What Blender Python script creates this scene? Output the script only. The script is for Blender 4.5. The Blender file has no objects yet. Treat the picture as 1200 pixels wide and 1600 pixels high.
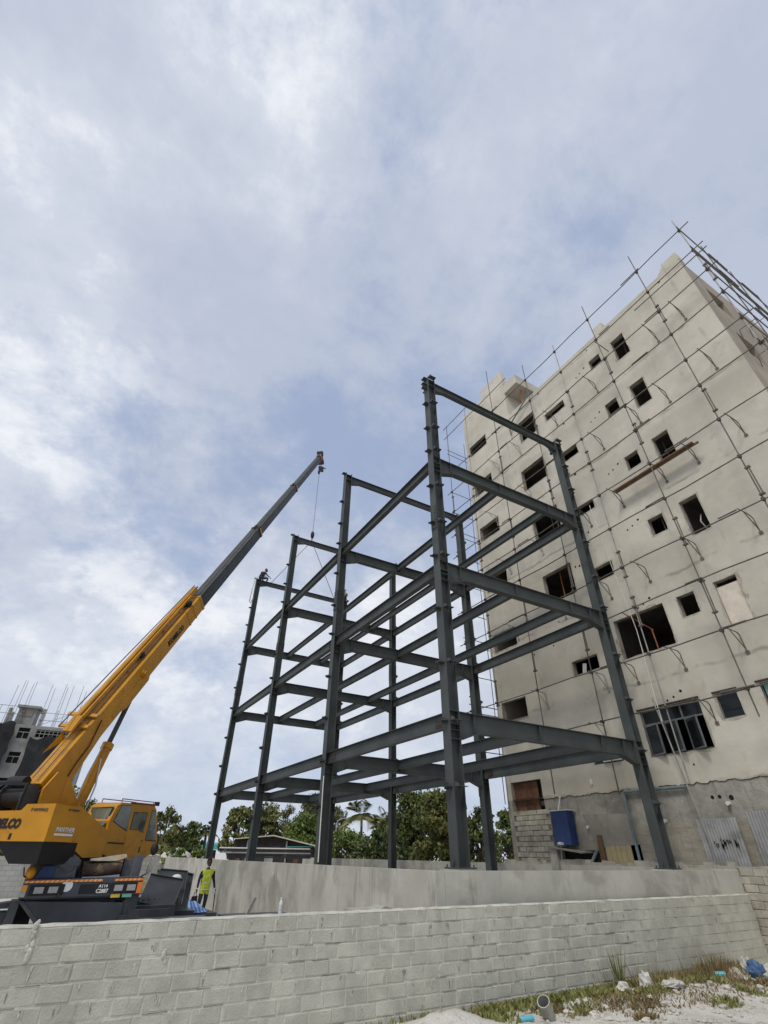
import bpy, math, random
import numpy as np
from mathutils import Vector, Matrix
random.seed(7)
SC = bpy.context.scene
COL = SC.collection

# ------------------------------------------------------------------ camera
CAM = Vector((-7.44802613, -9.68853345, 0.21137345))
cR = Vector((0.86385938, -0.50360073, 0.01154485)); cU = Vector((-0.30067323, -0.49710549, 0.81392982)); cF = Vector((0.40415664, 0.70659213, 0.58084849))
cd = bpy.data.cameras.new('camera'); cam = bpy.data.objects.new('camera', cd); COL.objects.link(cam)
cam.matrix_world = Matrix(((cR.x, cU.x, -cF.x, CAM.x), (cR.y, cU.y, -cF.y, CAM.y), (cR.z, cU.z, -cF.z, CAM.z), (0, 0, 0, 1)))
cd.sensor_fit = 'HORIZONTAL'; cd.sensor_width = 36.0; cd.lens = 751.517 / 1200 * 36.0
cd.clip_start = 0.05; cd.clip_end = 5000
SC.camera = cam
# ------------------------------------------------------------------ light and exposure
SC.view_settings.view_transform = 'Standard'; SC.view_settings.look = 'None'
SC.view_settings.gamma = 1.0; SC.view_settings.use_curve_mapping = False
SC.view_settings.exposure = 0.25
SUN_EL, SUN_AZ = math.radians(54), math.radians(211)      # azimuth of the sun in the xy plane, measured from +x
sl = bpy.data.lights.new('sun', 'SUN'); sl.energy = 1.5; sl.angle = math.radians(12); sl.color = (1.0, 0.95, 0.88)
so = bpy.data.objects.new('sun', sl); COL.objects.link(so)
sd = Vector((math.cos(SUN_EL) * math.cos(SUN_AZ), math.cos(SUN_EL) * math.sin(SUN_AZ), math.sin(SUN_EL)))
so.rotation_euler = sd.to_track_quat('Z', 'Y').to_euler()

W = bpy.data.worlds.new('World'); SC.world = W; W.use_nodes = True
W.cycles.sampling_method = 'MANUAL'; W.cycles.sample_map_resolution = 1024
nt = W.node_tree; nt.nodes.clear()
def N(t, typ, **k):
    n = t.nodes.new(typ)
    for a, v in k.items(): setattr(n, a, v)
    return n
def mth(t, op, a, b=None, c=None, clamp=False):
    n = N(t, 'ShaderNodeMath', operation=op); n.use_clamp = clamp
    for i, v in enumerate((a, b, c)):
        if v is None: continue
        if isinstance(v, (int, float)): n.inputs[i].default_value = v
        else: t.links.new(v, n.inputs[i])
    return n.outputs[0]
def ramp(t, v, a, b, to0=0.0, to1=1.0):
    n = N(t, 'ShaderNodeMapRange', interpolation_type='SMOOTHSTEP')
    t.links.new(v, n.inputs['Value'])
    for k, x in (('From Min', a), ('From Max', b), ('To Min', to0), ('To Max', to1)): n.inputs[k].default_value = x
    return n.outputs[0]
def noise(t, vec, scale, detail=4, rough=.55, dist=0.0):
    n = N(t, 'ShaderNodeTexNoise'); t.links.new(vec, n.inputs['Vector'])
    n.inputs['Scale'].default_value = scale; n.inputs['Detail'].default_value = detail
    n.inputs['Roughness'].default_value = rough; n.inputs['Distortion'].default_value = dist
    return n.outputs['Fac']
def mixc(t, f, a, b):
    n = N(t, 'ShaderNodeMix', data_type='RGBA')
    if isinstance(f, (int, float)): n.inputs[0].default_value = f
    else: t.links.new(f, n.inputs[0])
    for s, v in ((6, a), (7, b)):
        if isinstance(v, (tuple, list)): n.inputs[s].default_value = (*v[:3], 1)
        else: t.links.new(v, n.inputs[s])
    return n.outputs[2]
out = N(nt, 'ShaderNodeOutputWorld'); bgn = N(nt, 'ShaderNodeBackground')
sky = N(nt, 'ShaderNodeTexSky', sky_type='NISHITA', sun_disc=False)
sky.sun_elevation = SUN_EL; sky.sun_rotation = math.radians(90) - SUN_AZ
sky.air_density = 1.0; sky.dust_density = 1.5; sky.ozone_density = 1.5
bgn.inputs['Strength'].default_value = 0.1
tc = N(nt, 'ShaderNodeTexCoord'); sx = N(nt, 'ShaderNodeSeparateXYZ'); nt.links.new(tc.outputs['Generated'], sx.inputs[0])
zc = mth(nt, 'ADD', mth(nt, 'MAXIMUM', sx.outputs[2], 0.0), 0.45)
cv = N(nt, 'ShaderNodeCombineXYZ')
nt.links.new(mth(nt, 'DIVIDE', sx.outputs[0], zc), cv.inputs[0]); nt.links.new(mth(nt, 'DIVIDE', sx.outputs[1], zc), cv.inputs[1])
cv.inputs[2].default_value = 19.5
n1 = noise(nt, cv.outputs[0], 1.5, 12, .55, .05)
n2 = noise(nt, cv.outputs[0], 6.5, 14, .66, .15)
n3 = noise(nt, cv.outputs[0], 0.8, 6, .5, .05)
n4 = noise(nt, cv.outputs[0], 3.4, 15, .64, .1)
dens = mth(nt, 'ADD', mth(nt, 'MULTIPLY', n1, .60), mth(nt, 'MULTIPLY', n2, .40))
cover = ramp(nt, dens, .39, .545, .40, 1.0)
shade = mth(nt, 'ADD', mth(nt, 'MULTIPLY', n3, .62), mth(nt, 'MULTIPLY', n4, .38))
shade = ramp(nt, shade, .42, .59)
cloud = mixc(nt, shade, (4.25, 4.7, 5.75), (5.95, 6.3, 7.05))
puff = mth(nt, 'MULTIPLY', ramp(nt, n4, .49, .62), ramp(nt, n3, .45, .57))
cloud = mixc(nt, mth(nt, 'MULTIPLY', puff, .85), cloud, (7.7, 7.9, 8.2))
hz = ramp(nt, sx.outputs[2], 0.0, 0.40, 0.60, 0.0)
skyb = mixc(nt, .65, sky.outputs[0], (2.6, 3.55, 5.8))
colr = mixc(nt, cover, skyb, cloud)
colr = mixc(nt, hz, colr, (5.0, 5.6, 6.6))
gr = ramp(nt, sx.outputs[2], -0.06, -0.005, 1.0, 0.0)
colr = mixc(nt, gr, colr, (2.4, 2.4, 2.3))
nt.links.new(colr, bgn.inputs['Color']); nt.links.new(bgn.outputs[0], out.inputs[0])

# ------------------------------------------------------------------ materials
def mat(name, col, rough=.8, var=.12, scale=1.5, stain=None, sscale=.6, slo=.5, shi=.7, streak=None, stlo=.5, sthi=.75, bump=0.0, bscale=30.0, rnd=0.0, metal=0.0, spec=.4, grain=0.0, coord='world', streak_scale=(2.2, 2.2, .12)):
    m = bpy.data.materials.new(name); m.use_nodes = True; t = m.node_tree
    b = t.nodes['Principled BSDF']
    if coord == 'world':
        g = N(t, 'ShaderNodeNewGeometry'); vec = g.outputs['Position']
    else:
        g = N(t, 'ShaderNodeTexCoord'); vec = g.outputs['Object']
    f = ramp(t, noise(t, vec, scale, 6, .6), .3, .7)
    c = mixc(t, f, tuple(x * (1 - var) for x in col), tuple(min(1, x * (1 + var)) for x in col))
    if stain is not None:
        c = mixc(t, ramp(t, noise(t, vec, sscale, 7, .62, .4), slo, shi), c, stain)
    if streak is not None:
        mp = N(t, 'ShaderNodeMapping'); t.links.new(vec, mp.inputs[0]); mp.inputs['Scale'].default_value = streak_scale
        c = mixc(t, ramp(t, noise(t, mp.outputs[0], 2.0, 5, .6), stlo, sthi), c, streak)
    if grain:
        gr_ = noise(t, vec, 60, 3, .6)
        c = mixc(t, mth(t, 'MULTIPLY', ramp(t, gr_, .35, .65), grain), c, tuple(x * .55 for x in col))
    if rnd:
        oi = N(t, 'ShaderNodeObjectInfo'); hs = N(t, 'ShaderNodeHueSaturation')
        t.links.new(c, hs.inputs['Color'])
        t.links.new(mth(t, 'MULTIPLY_ADD', oi.outputs['Random'], 2 * rnd, 1 - rnd), hs.inputs['Value'])
        c = hs.outputs[0]
    t.links.new(c, b.inputs['Base Color']); b.inputs['Roughness'].default_value = rough
    b.inputs['Metallic'].default_value = metal; b.inputs['Specular IOR Level'].default_value = spec
    if bump:
        bn = N(t, 'ShaderNodeBump'); bn.inputs['Strength'].default_value = bump; bn.inputs['Distance'].default_value = .02
        t.links.new(noise(t, vec, bscale, 5, .65), bn.inputs['Height']); t.links.new(bn.outputs[0], b.inputs['Normal'])
    return m
M = {}
M['steel'] = mat('grey_steel_paint', (.056, .0635, .061), .58, .20, 1.2, (.075, .052, .04), 2.2, .60, .78, (.085, .088, .084), .6, .85, .05, 60)
M['steel_dark'] = mat('dark_steel_plate', (.035, .038, .042), .45, .25, 2.0, (.06, .055, .05), 3, .55, .75)
M['steel_rust'] = mat('primer_steel', (.05, .038, .032), .6, .3, 5)
def plaster_mat():
    m = mat('cement_plaster', (.575, .535, .445), .92, .10, .55, (.475, .44, .36), .42, .43, .66, (.36, .33, .27), .58, .86, .45, 4, grain=.10, streak_scale=(1.2, 1.2, .22))
    t = m.node_tree; b = t.nodes['Principled BSDF']; c0 = b.inputs['Base Color'].links[0].from_socket
    vec = N(t, 'ShaderNodeNewGeometry').outputs['Position']; sp_ = N(t, 'ShaderNodeSeparateXYZ'); t.links.new(vec, sp_.inputs[0])
    def line(off, w, amp, sc, seed):
        ph = mth(t, 'FRACT', mth(t, 'DIVIDE', mth(t, 'ADD', mth(t, 'SUBTRACT', sp_.outputs[2], off), mth(t, 'MULTIPLY', noise(t, vec, .7, 4, .6), amp)), 3.05))
        d = mth(t, 'ABSOLUTE', mth(t, 'SUBTRACT', ph, .5))
        return mth(t, 'MULTIPLY', ramp(t, d, 0, w / 3.05, 1, 0), ramp(t, noise(t, vec, sc, 4, .6), .42, .62))
    c = mixc(t, mth(t, 'MULTIPLY', line(17.45 - 1.525, .09, .5, .8, 1), .75), c0, (.25, .23, .19))      # day joints at each floor
    c = mixc(t, mth(t, 'MULTIPLY', line(18.6 - 1.525, .45, 1.2, .5, 2), .35), c, (.64, .61, .54))
    c = mixc(t, mth(t, 'MULTIPLY', ramp(t, noise(t, vec, 2.1, 8, .66, .5), .56, .70), .38), c, (.38, .325, .25))
    t.links.new(c, b.inputs['Base Color']); return m
M['plaster'] = plaster_mat()
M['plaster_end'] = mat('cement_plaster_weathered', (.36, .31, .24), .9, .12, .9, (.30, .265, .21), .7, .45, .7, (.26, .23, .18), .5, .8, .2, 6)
M['reveal'] = mat('rough_reveal_concrete', (.34, .30, .255), .95, .18, 3, (.2, .175, .15), 2, .5, .7)
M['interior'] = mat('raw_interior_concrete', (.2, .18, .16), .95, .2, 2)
def base_mat():
    m = mat('rough_grey_render', (.35, .335, .285), .95, .18, 3, (.20, .19, .16), 1.3, .46, .66, (.19, .18, .15), .5, .74, 1.0, 11, grain=.4, streak_scale=(3.5, 3.5, .5))
    t = m.node_tree; b = t.nodes['Principled BSDF']; c0 = b.inputs['Base Color'].links[0].from_socket
    vec = N(t, 'ShaderNodeNewGeometry').outputs['Position']; sp_ = N(t, 'ShaderNodeSeparateXYZ'); t.links.new(vec, sp_.inputs[0])
    low = ramp(t, mth(t, 'ADD', sp_.outputs[2], mth(t, 'MULTIPLY', noise(t, vec, 1.2, 4), .5)), 1.15, 1.4, 1, 0)
    mp = N(t, 'ShaderNodeMapping'); t.links.new(vec, mp.inputs[0]); mp.inputs['Scale'].default_value = (.5, .5, 6)
    c = mixc(t, mth(t, 'MULTIPLY', low, .6), c0, (.35, .31, .235))
    c = mixc(t, mth(t, 'MULTIPLY', mth(t, 'MULTIPLY', low, ramp(t, noise(t, mp.outputs[0], 1.0, 3), .52, .62)), .35), c, (.19, .165, .13))
    t.links.new(c, b.inputs['Base Color']); return m
M['rough_base'] = base_mat()
M['plinth'] = mat('cast_concrete', (.45, .435, .375), .92, .15, .8, (.31, .295, .245), 1.0, .46, .66, (.235, .22, .18), .55, .78, .25, 7, grain=.10, streak_scale=(2.2, 2.2, .3))
M['block'] = mat('concrete_block', (.485, .475, .395), .95, .13, 3, (.40, .39, .32), 1.6, .48, .68, (.53, .525, .46), .58, .82, .5, 40, rnd=.075, grain=.10, streak_scale=(5, 5, .5))
M['mortar'] = mat('pale_mortar', (.53, .52, .44), .95, .15, 4, (.33, .32, .27), 2.5, .5, .68, None, bump=.5, bscale=40)
M['oldblock'] = mat('tan_old_block', (.42, .39, .315), .95, .14, 3, (.26, .24, .19), 2, .5, .7, (.22, .2, .16), .55, .8, .5, 30, rnd=.14, grain=.15, streak_scale=(4, 4, .5))
M['oldmortar'] = mat('grey_old_mortar', (.2, .185, .15), .95, .25, 6, bump=.5, bscale=40)
M['sand'] = None
M['tube'] = mat('rusty_scaffold_tube', (.13, .115, .095), .55, .3, 3, (.19, .12, .075), 1.5, .55, .72, metal=.25)
M['tube_pale'] = mat('galvanised_tube', (.30, .285, .255), .5, .2, 3, (.17, .13, .1), 1.2, .55, .75, metal=.3)
M['clamp'] = mat('scaffold_clamp_iron', (.075, .06, .05), .6, .3, 8)
M['yellow'] = mat('crane_yellow_paint', (.51, .232, .011), .45, .10, 1.2, (.38, .17, .014), 1.8, .48, .72, (.27, .135, .03), .60, .85, .05, 30, spec=.35)
M['boomgrey'] = mat('crane_boom_grey', (.045, .048, .046), .6, .2, 1.5, (.065, .068, .068), 2, .5, .7)
M['chassis'] = mat('chassis_charcoal', (.038, .043, .05), .5, .2, 2, (.065, .063, .06), 1.6, .55, .75)
M['slate'] = mat('carrier_slate_blue', (.062, .07, .084), .5, .14, 2, (.055, .06, .07), 1.6, .5, .7)
M['black'] = mat('black_rubber', (.012, .012, .013), .65, .2, 5)
M['hole'] = mat('pipe_hole_black', (.01, .009, .008), .9, .1, 5)
M['red'] = mat('dark_red_paint', (.18, .035, .028), .5, .2, 4)
M['orange'] = mat('hazard_orange', (.75, .20, .03), .5, .1, 4)
M['white'] = mat('white_paint', (.74, .74, .72), .55, .06, 4)
M['lens'] = mat('headlight_lens', (.36, .36, .35), .12, .1, 20)
M['amber'] = mat('amber_lens', (.72, .30, .02), .3, .15, 9)
M['chrome'] = mat('polished_rod', (.5, .5, .5), .25, .05, 4, metal=.8)
M['glass'] = mat('tinted_glass', (.012, .014, .014), .12, .2, 2, spec=.3)
M['cabglass'] = mat('cab_glass', (.13, .135, .10), .08, .3, 2.5, (.05, .05, .045), 3, .5, .6, spec=.6)
M['alu'] = mat('grey_window_frame', (.16, .165, .165), .4, .1, 5, metal=.3)
M['rope'] = mat('wire_rope', (.10, .10, .10), .5, .1, 5, metal=.5)
M['rope_white'] = mat('white_rope', (.62, .6, .55), .8, .1, 5)
M['timber'] = mat('brown_timber', (.15, .085, .048), .85, .25, 3, (.09, .05, .03), 3, .5, .7, coord='world', streak_scale=(6, 1, 6), streak=(.24, .14, .08))
M['ply'] = mat('weathered_plywood', (.16, .075, .042), .85, .3, 2, (.09, .045, .03), 2.5, .45, .7, (.23, .15, .10), .55, .8, streak_scale=(4, 4, .4))
M['palewood'] = mat('pale_cupboard_wood', (.42, .34, .19), .8, .1, 4)
M['blue'] = mat('blue_sheet', (.02, .045, .14), .5, .15, 2)
M['bluepipe'] = mat('blue_grey_pipe', (.15, .195, .205), .5, .2, 3)
M['pvc'] = mat('white_pvc', (.6, .6, .57), .45, .1, 3)
M['tin'] = mat('corrugated_tin', (.36, .365, .355), .5, .15, 2, (.22, .215, .20), 1.3, .5, .7, (.5, .51, .5), .6, .8, metal=.2)
M['tinstain'] = mat('rust_stain', (.022, .014, .012), .9, .3, 8)
M['bark'] = mat('tree_bark', (.11, .085, .06), .95, .3, 4, bump=.4)
M['net'] = mat('black_debris_net', (.017, .0175, .019), .85, .35, .5, (.045, .045, .048), .35, .52, .72)
M['bconc'] = mat('distant_grey_concrete', (.27, .265, .25), .95, .2, .8, (.18, .178, .17), .5, .5, .7)
M['teal'] = mat('teal_sheet', (.10, .36, .33), .6, .1, 1)
M['cream'] = mat('cream_fascia', (.55, .50, .40), .7, .1, 2)
M['shedwall'] = mat('dark_shed_wall', (.035, .031, .03), .9, .3, 2)
M['rock'] = mat('pale_coral_rock', (.52, .485, .42), .95, .15, 2, (.36, .33, .27), 1.5, .5, .7, bump=.6, bscale=6)
M['grey_fabric'] = mat('grey_tarpaulin', (.095, .10, .11), .8, .2, 3)
M['beige'] = mat('beige_cloth', (.45, .40, .31), .9, .2, 6)
M['camo'] = mat('stained_log_bundle', (.05, .033, .026), .9, .5, 5, (.14, .10, .05), 4, .52, .65)
M['skin'] = mat('dark_brown_skin', (.075, .038, .024), .6, .08, 10)
M['hair'] = mat('black_hair', (.012, .011, .011), .8, .2, 30)
M['vest'] = mat('hi_vis_yellow', (.50, .58, .055), .75, .2, 9, (.36, .42, .05), 7, .5, .65)
M['silver'] = mat('silver_tape', (.62, .64, .64), .4, .05, 10)
M['navy'] = mat('navy_shirt', (.016, .02, .048), .85, .15, 10)
M['jeans'] = mat('dark_jeans', (.03, .037, .048), .9, .2, 10)
M['glove'] = mat('white_glove', (.62, .6, .55), .9, .1, 10)
M['shirt_grey'] = mat('dark_work_shirt', (.06, .045, .04), .9, .2, 8)
M['bottle'] = mat('clear_plastic_bottle', (.62, .66, .67), .12, .06, 8, spec=.6)
M['bag'] = mat('white_plastic_bag', (.50, .48, .43), .55, .15, 8, (.42, .39, .33), 6, .5, .68)
M['can_blue'] = mat('turquoise_can', (.10, .42, .50), .3, .1, 8)
M['denim'] = mat('crumpled_blue_bag', (.07, .13, .25), .7, .25, 6)
M['pipegrey'] = mat('cement_pipe', (.34, .33, .29), .85, .15, 5, (.24, .23, .2), 3, .5, .7)
M['curtain'] = mat('teal_curtain', (.14, .30, .26), .8, .15, 3)
M['leafcup'] = None

def foliage_mat(name, a, b, c):
    m = bpy.data.materials.new(name); m.use_nodes = True; t = m.node_tree; p = t.nodes['Principled BSDF']
    at = N(t, 'ShaderNodeAttribute', attribute_name='tone')
    col = mixc(t, ramp(t, at.outputs['Fac'], 0, .7), a, b); col = mixc(t, ramp(t, at.outputs['Fac'], .75, 1), col, c)
    t.links.new(col, p.inputs['Base Color']); p.inputs['Roughness'].default_value = .6; p.inputs['Specular IOR Level'].default_value = .25
    return m
M['leaf_dark'] = foliage_mat('dark_green_leaves', (0.059, 0.086, 0.028), (0.155, 0.194, 0.065), (0.265, 0.24, 0.101))
M['leaf_olive'] = foliage_mat('olive_leaves', (0.078, 0.101, 0.029), (0.195, 0.203, 0.065), (0.312, 0.234, 0.109))
M['leaf_green'] = foliage_mat('fresh_green_leaves', (0.068, 0.113, 0.026), (0.158, 0.205, 0.053), (0.238, 0.264, 0.079))
M['leaf_pine'] = foliage_mat('feathery_needles', (0.072, 0.08, 0.037), (0.158, 0.161, 0.072), (0.245, 0.202, 0.108))
M['palm'] = foliage_mat('palm_fronds', (0.068, 0.085, 0.03), (0.158, 0.179, 0.062), (0.261, 0.207, 0.097))
M['weed'] = foliage_mat('succulent_weeds', (.13, .145, .04), (.25, .25, .085), (.31, .20, .10))
M['drygrass'] = foliage_mat('dry_brown_grass', (.15, .125, .05), (.24, .175, .09), (.32, .235, .14))

def sand_mat():
    m = bpy.data.materials.new('pale_coral_sand'); m.use_nodes = True; t = m.node_tree; b = t.nodes['Principled BSDF']
    vec = N(t, 'ShaderNodeNewGeometry').outputs['Position']
    c = mixc(t, ramp(t, noise(t, vec, 1.1, 7, .6), .35, .65), (.50, .475, .415), (.66, .64, .58))
    c = mixc(t, ramp(t, noise(t, vec, 4.0, 6, .65), .54, .68), c, (.36, .32, .255))
    c = mixc(t, ramp(t, noise(t, vec, 38, 4, .7), .55, .7), c, (.33, .30, .25))
    vo = N(t, 'ShaderNodeTexVoronoi'); t.links.new(vec, vo.inputs['Vector']); vo.inputs['Scale'].default_value = 17
    c = mixc(t, ramp(t, vo.outputs['Distance'], .05, .22, .55, 0), c, (.68, .66, .61))
    t.links.new(c, b.inputs['Base Color']); b.inputs['Roughness'].default_value = .95
    bn = N(t, 'ShaderNodeBump'); bn.inputs['Strength'].default_value = .8; bn.inputs['Distance'].default_value = .03
    h = mth(t, 'ADD', noise(t, vec, 25, 6, .7), mth(t, 'MULTIPLY', vo.outputs['Distance'], -.5))
    t.links.new(h, bn.inputs['Height']); t.links.new(bn.outputs[0], b.inputs['Normal'])
    return m
M['sand'] = sand_mat()

def brick_far_mat():
    m = bpy.data.materials.new('distant_block_wall'); m.use_nodes = True; t = m.node_tree; b = t.nodes['Principled BSDF']
    vec = N(t, 'ShaderNodeNewGeometry').outputs['Position']
    mp = N(t, 'ShaderNodeMapping'); t.links.new(vec, mp.inputs[0]); mp.inputs['Rotation'].default_value = (math.radians(-90), 0, 0)
    br = N(t, 'ShaderNodeTexBrick'); t.links.new(mp.outputs[0], br.inputs['Vector'])
    br.inputs['Scale'].default_value = 1; br.inputs['Brick Width'].default_value = .4; br.inputs['Row Height'].default_value = .2; br.inputs['Mortar Size'].default_value = .012
    br.inputs['Color1'].default_value = (.47, .475, .44, 1); br.inputs['Color2'].default_value = (.40, .405, .375, 1); br.inputs['Mortar'].default_value = (.30, .295, .265, 1)
    c = mixc(t, ramp(t, noise(t, vec, .8, 5), .5, .7), br.outputs[0], (.33, .325, .285))
    t.links.new(c, b.inputs['Base Color']); b.inputs['Roughness'].default_value = .95
    return m
M['farblock'] = brick_far_mat()
def tarp_mat():
    m = bpy.data.materials.new('blue_striped_tarpaulin'); m.use_nodes = True; t = m.node_tree; b = t.nodes['Principled BSDF']
    vec = N(t, 'ShaderNodeTexCoord').outputs['Object']
    wv = N(t, 'ShaderNodeTexWave'); t.links.new(vec, wv.inputs['Vector']); wv.inputs['Scale'].default_value = 2.4; wv.inputs['Distortion'].default_value = 1.2
    c = mixc(t, ramp(t, wv.outputs['Fac'], .45, .6), (.05, .14, .42), (.27, .40, .66))
    t.links.new(c, b.inputs['Base Color']); b.inputs['Roughness'].default_value = .55
    return m
M['tarp'] = tarp_mat()

# ------------------------------------------------------------------ mesh helpers
def tag(o, label=None, cat=None, group=None, kind=None):
    if label: o['label'] = label
    if cat: o['category'] = cat
    if group: o['group'] = group
    if kind: o['kind'] = kind
    return o
class MB:
    def __init__(s): s.v = []; s.f = []; s.sm = []; s.mi = []
    def add(s, vs, fs, smooth=False, mi=0):
        o = len(s.v); s.v += [tuple(x) for x in vs]; s.f += [tuple(i + o for i in f) for f in fs]
        s.sm += [smooth] * len(fs); s.mi += [mi] * len(fs); return s
    def obox(s, c, ax, ay, az, mi=0):          # centre and three half-extent vectors
        c, ax, ay, az = Vector(c), Vector(ax), Vector(ay), Vector(az)
        vs = [c + i * ax + j * ay + k * az for k in (-1, 1) for j in (-1, 1) for i in (-1, 1)]
        fl = [(0, 2, 3, 1), (4, 5, 7, 6), (0, 1, 5, 4), (2, 6, 7, 3), (0, 4, 6, 2), (1, 3, 7, 5)]
        if ax.cross(ay).dot(az) < 0: fl = [f[::-1] for f in fl]
        return s.add(vs, fl, mi=mi)
    def box(s, x0, x1, y0, y1, z0, z1, mi=0):
        return s.obox(((x0 + x1) / 2, (y0 + y1) / 2, (z0 + z1) / 2), ((x1 - x0) / 2, 0, 0), (0, (y1 - y0) / 2, 0), (0, 0, (z1 - z0) / 2), mi)
    def bar(s, p, q, w, h, up=(0, 0, 1), mi=0):
        p, q = Vector(p), Vector(q); d = q - p; L = d.length; d.normalize(); up = Vector(up)
        side = d.cross(up)
        if side.length < 1e-4: side = d.cross(Vector((1, 0, 0)))
        side.normalize(); u = side.cross(d)
        return s.obox((p + q) / 2, d * L / 2, side * w / 2, u * h / 2, mi)
    def tube(s, p, q, r, n=8, r2=None, cap=True, mi=0):
        p, q = Vector(p), Vector(q); d = (q - p).normalized(); r2 = r if r2 is None else r2
        a = d.orthogonal().normalized(); b = d.cross(a)
        ring = lambda c, rr: [c + rr * (math.cos(2 * math.pi * i / n) * a + math.sin(2 * math.pi * i / n) * b) for i in range(n)]
        s.add(ring(p, r) + ring(q, r2), [(i, (i + 1) % n, n + (i + 1) % n, n + i) for i in range(n)], True, mi)
        if cap:
            s.add(ring(p, r), [tuple(range(n))[::-1]], False, mi); s.add(ring(q, r2), [tuple(range(n))], False, mi)
        return s
    def path(s, pts, r, n=6, mi=0):
        pts = [Vector(p) for p in pts]
        rr = r if isinstance(r, (list, tuple)) else [r] * len(pts)
        rings = []; a = None
        for i, p in enumerate(pts):
            d = (pts[min(i + 1, len(pts) - 1)] - pts[max(i - 1, 0)]).normalized()
            if a is None: a = d.orthogonal().normalized()
            a = (a - d * a.dot(d)).normalized(); b = d.cross(a)
            rings += [p + rr[i] * (math.cos(2 * math.pi * k / n) * a + math.sin(2 * math.pi * k / n) * b) for k in range(n)]
        fs = [(i * n + k, i * n + (k + 1) % n, (i + 1) * n + (k + 1) % n, (i + 1) * n + k) for i in range(len(pts) - 1) for k in range(n)]
        s.add(rings, fs, True, mi)
        s.add(rings[:n], [tuple(range(n))[::-1]], False, mi); s.add(rings[-n:], [tuple(range(n))], False, mi)
        return s
    def prism(s, poly, ext, mi=0):             # planar polygon (3d points) swept by ext
        P = [Vector(p) for p in poly]; e = Vector(ext); n = len(P)
        nr = sum(((P[i] - P[0]).cross(P[(i + 1) % n] - P[0]) for i in range(1, n - 1)), Vector())
        if nr.dot(e) > 0: P = P[::-1]
        vs = P + [p + e for p in P]
        fs = [tuple(range(n)), tuple(range(2 * n - 1, n - 1, -1))] + [((i + 1) % n, i, n + i, n + (i + 1) % n) for i in range(n)]
        return s.add(vs, fs, mi=mi)
    def ball(s, c, r, n=10, m=7, sc=(1, 1, 1), jit=0, seed=0, mi=0):
        rd = random.Random(seed); vs = []; c = Vector(c)
        for j in range(m + 1):
            th = math.pi * j / m
            for i in range(n):
                ph = 2 * math.pi * i / n; k = r * (1 + rd.uniform(-jit, jit))
                vs.append(c + Vector((k * math.sin(th) * math.cos(ph) * sc[0], k * math.sin(th) * math.sin(ph) * sc[1], k * math.cos(th) * sc[2])))
        fs = [(j * n + i, (j + 1) * n + i, (j + 1) * n + (i + 1) % n, j * n + (i + 1) % n) for j in range(m) for i in range(n)]
        return s.add(vs, fs, jit == 0, mi)
    def build(s, name, m, parent=None, org=None):
        o0 = Vector(org) if org is not None else Vector((0, 0, 0))
        me = bpy.data.meshes.new(name); me.from_pydata([(x[0] - o0.x, x[1] - o0.y, x[2] - o0.z) for x in s.v], [], s.f)
        for mm in (m if isinstance(m, (list, tuple)) else [m]): me.materials.append(mm)
        me.polygons.foreach_set('use_smooth', s.sm); me.polygons.foreach_set('material_index', s.mi); me.update()
        o = bpy.data.objects.new(name, me); COL.objects.link(o)
        if parent is not None: o.parent = parent
        elif org is not None: o.location = o0
        return o
def thing(name, label, cat, loc=(0, 0, 0), group=None):
    o = bpy.data.objects.new(name, None); COL.objects.link(o); o.location = loc; o.empty_display_size = .2
    return tag(o, label, cat, group)
def inst(o, name, loc, rot=(0, 0, 0), parent=None, scale=None):
    c = o.copy(); c.name = name; COL.objects.link(c); c.location = loc; c.rotation_euler = rot
    if scale: c.scale = scale
    c.parent = parent
    return c
def text_mesh(txt, size, o, right, up, name, m, parent=None, org=(0, 0, 0), bold=0.0, shear=0.0, width=None, ext=.004):
    cu = bpy.data.curves.new('lettering', 'FONT'); cu.body = txt; cu.size = size; cu.offset = bold; cu.shear = shear; cu.extrude = ext
    cu.resolution_u = 2
    to = bpy.data.objects.new('lettering', cu); COL.objects.link(to)
    bpy.context.view_layer.update()
    me = bpy.data.meshes.new_from_object(to.evaluated_get(bpy.context.evaluated_depsgraph_get()))
    bpy.data.objects.remove(to)
    R, U = Vector(right).normalized(), Vector(up).normalized(); Nn = R.cross(U); o = Vector(o) - Vector(org)
    xs = [v.co.x for v in me.vertices]; k = (width / (max(xs) - min(xs))) if width else 1
    for v in me.vertices:
        c = v.co.copy(); v.co = o + R * c.x * k + U * c.y + Nn * (c.z + .006)
    me.materials.clear(); me.materials.append(m)
    ob = bpy.data.objects.new(name, me); COL.objects.link(ob)
    if parent: ob.parent = parent
    return ob
GZ = -1.65

# ------------------------------------------------------------------ ground
def hmap(x, y):
    h = 0.0
    if -9 < x < 12 and -12 < y < -1.2:
        h += .05 * math.sin(x * 1.3 + y * .7) * math.sin(y * 1.9) + .03 * math.sin(x * 4.1 + 1) * math.sin(y * 3.7)
        h += .13 * math.exp(-((x + 1.95) / .5) ** 2 - ((y + 2.25) / .35) ** 2)
        h += .10 * math.exp(-((x - 3.2) / 2.2) ** 2 - ((y + 2.5) / .5) ** 2)
    return h
xs = [-3000, -600, -150, -60, -30, -14] + list(np.arange(-9, 9.01, .15)) + [12, 20, 40, 90, 250, 800, 3000]
ys = [-3000, -500, -100, -40, -18] + list(np.arange(-8, -1.0, .13)) + [0, 4, 8, 14, 20, 26, 40, 70, 120, 300, 900, 3000]
g = MB(); vs = []; nx = len(xs)
for y in ys:
    for x in xs: vs.append((x, y, GZ + hmap(x, y) + (random.uniform(-.012, .012) if -8 < y < -1 else 0)))
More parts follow.
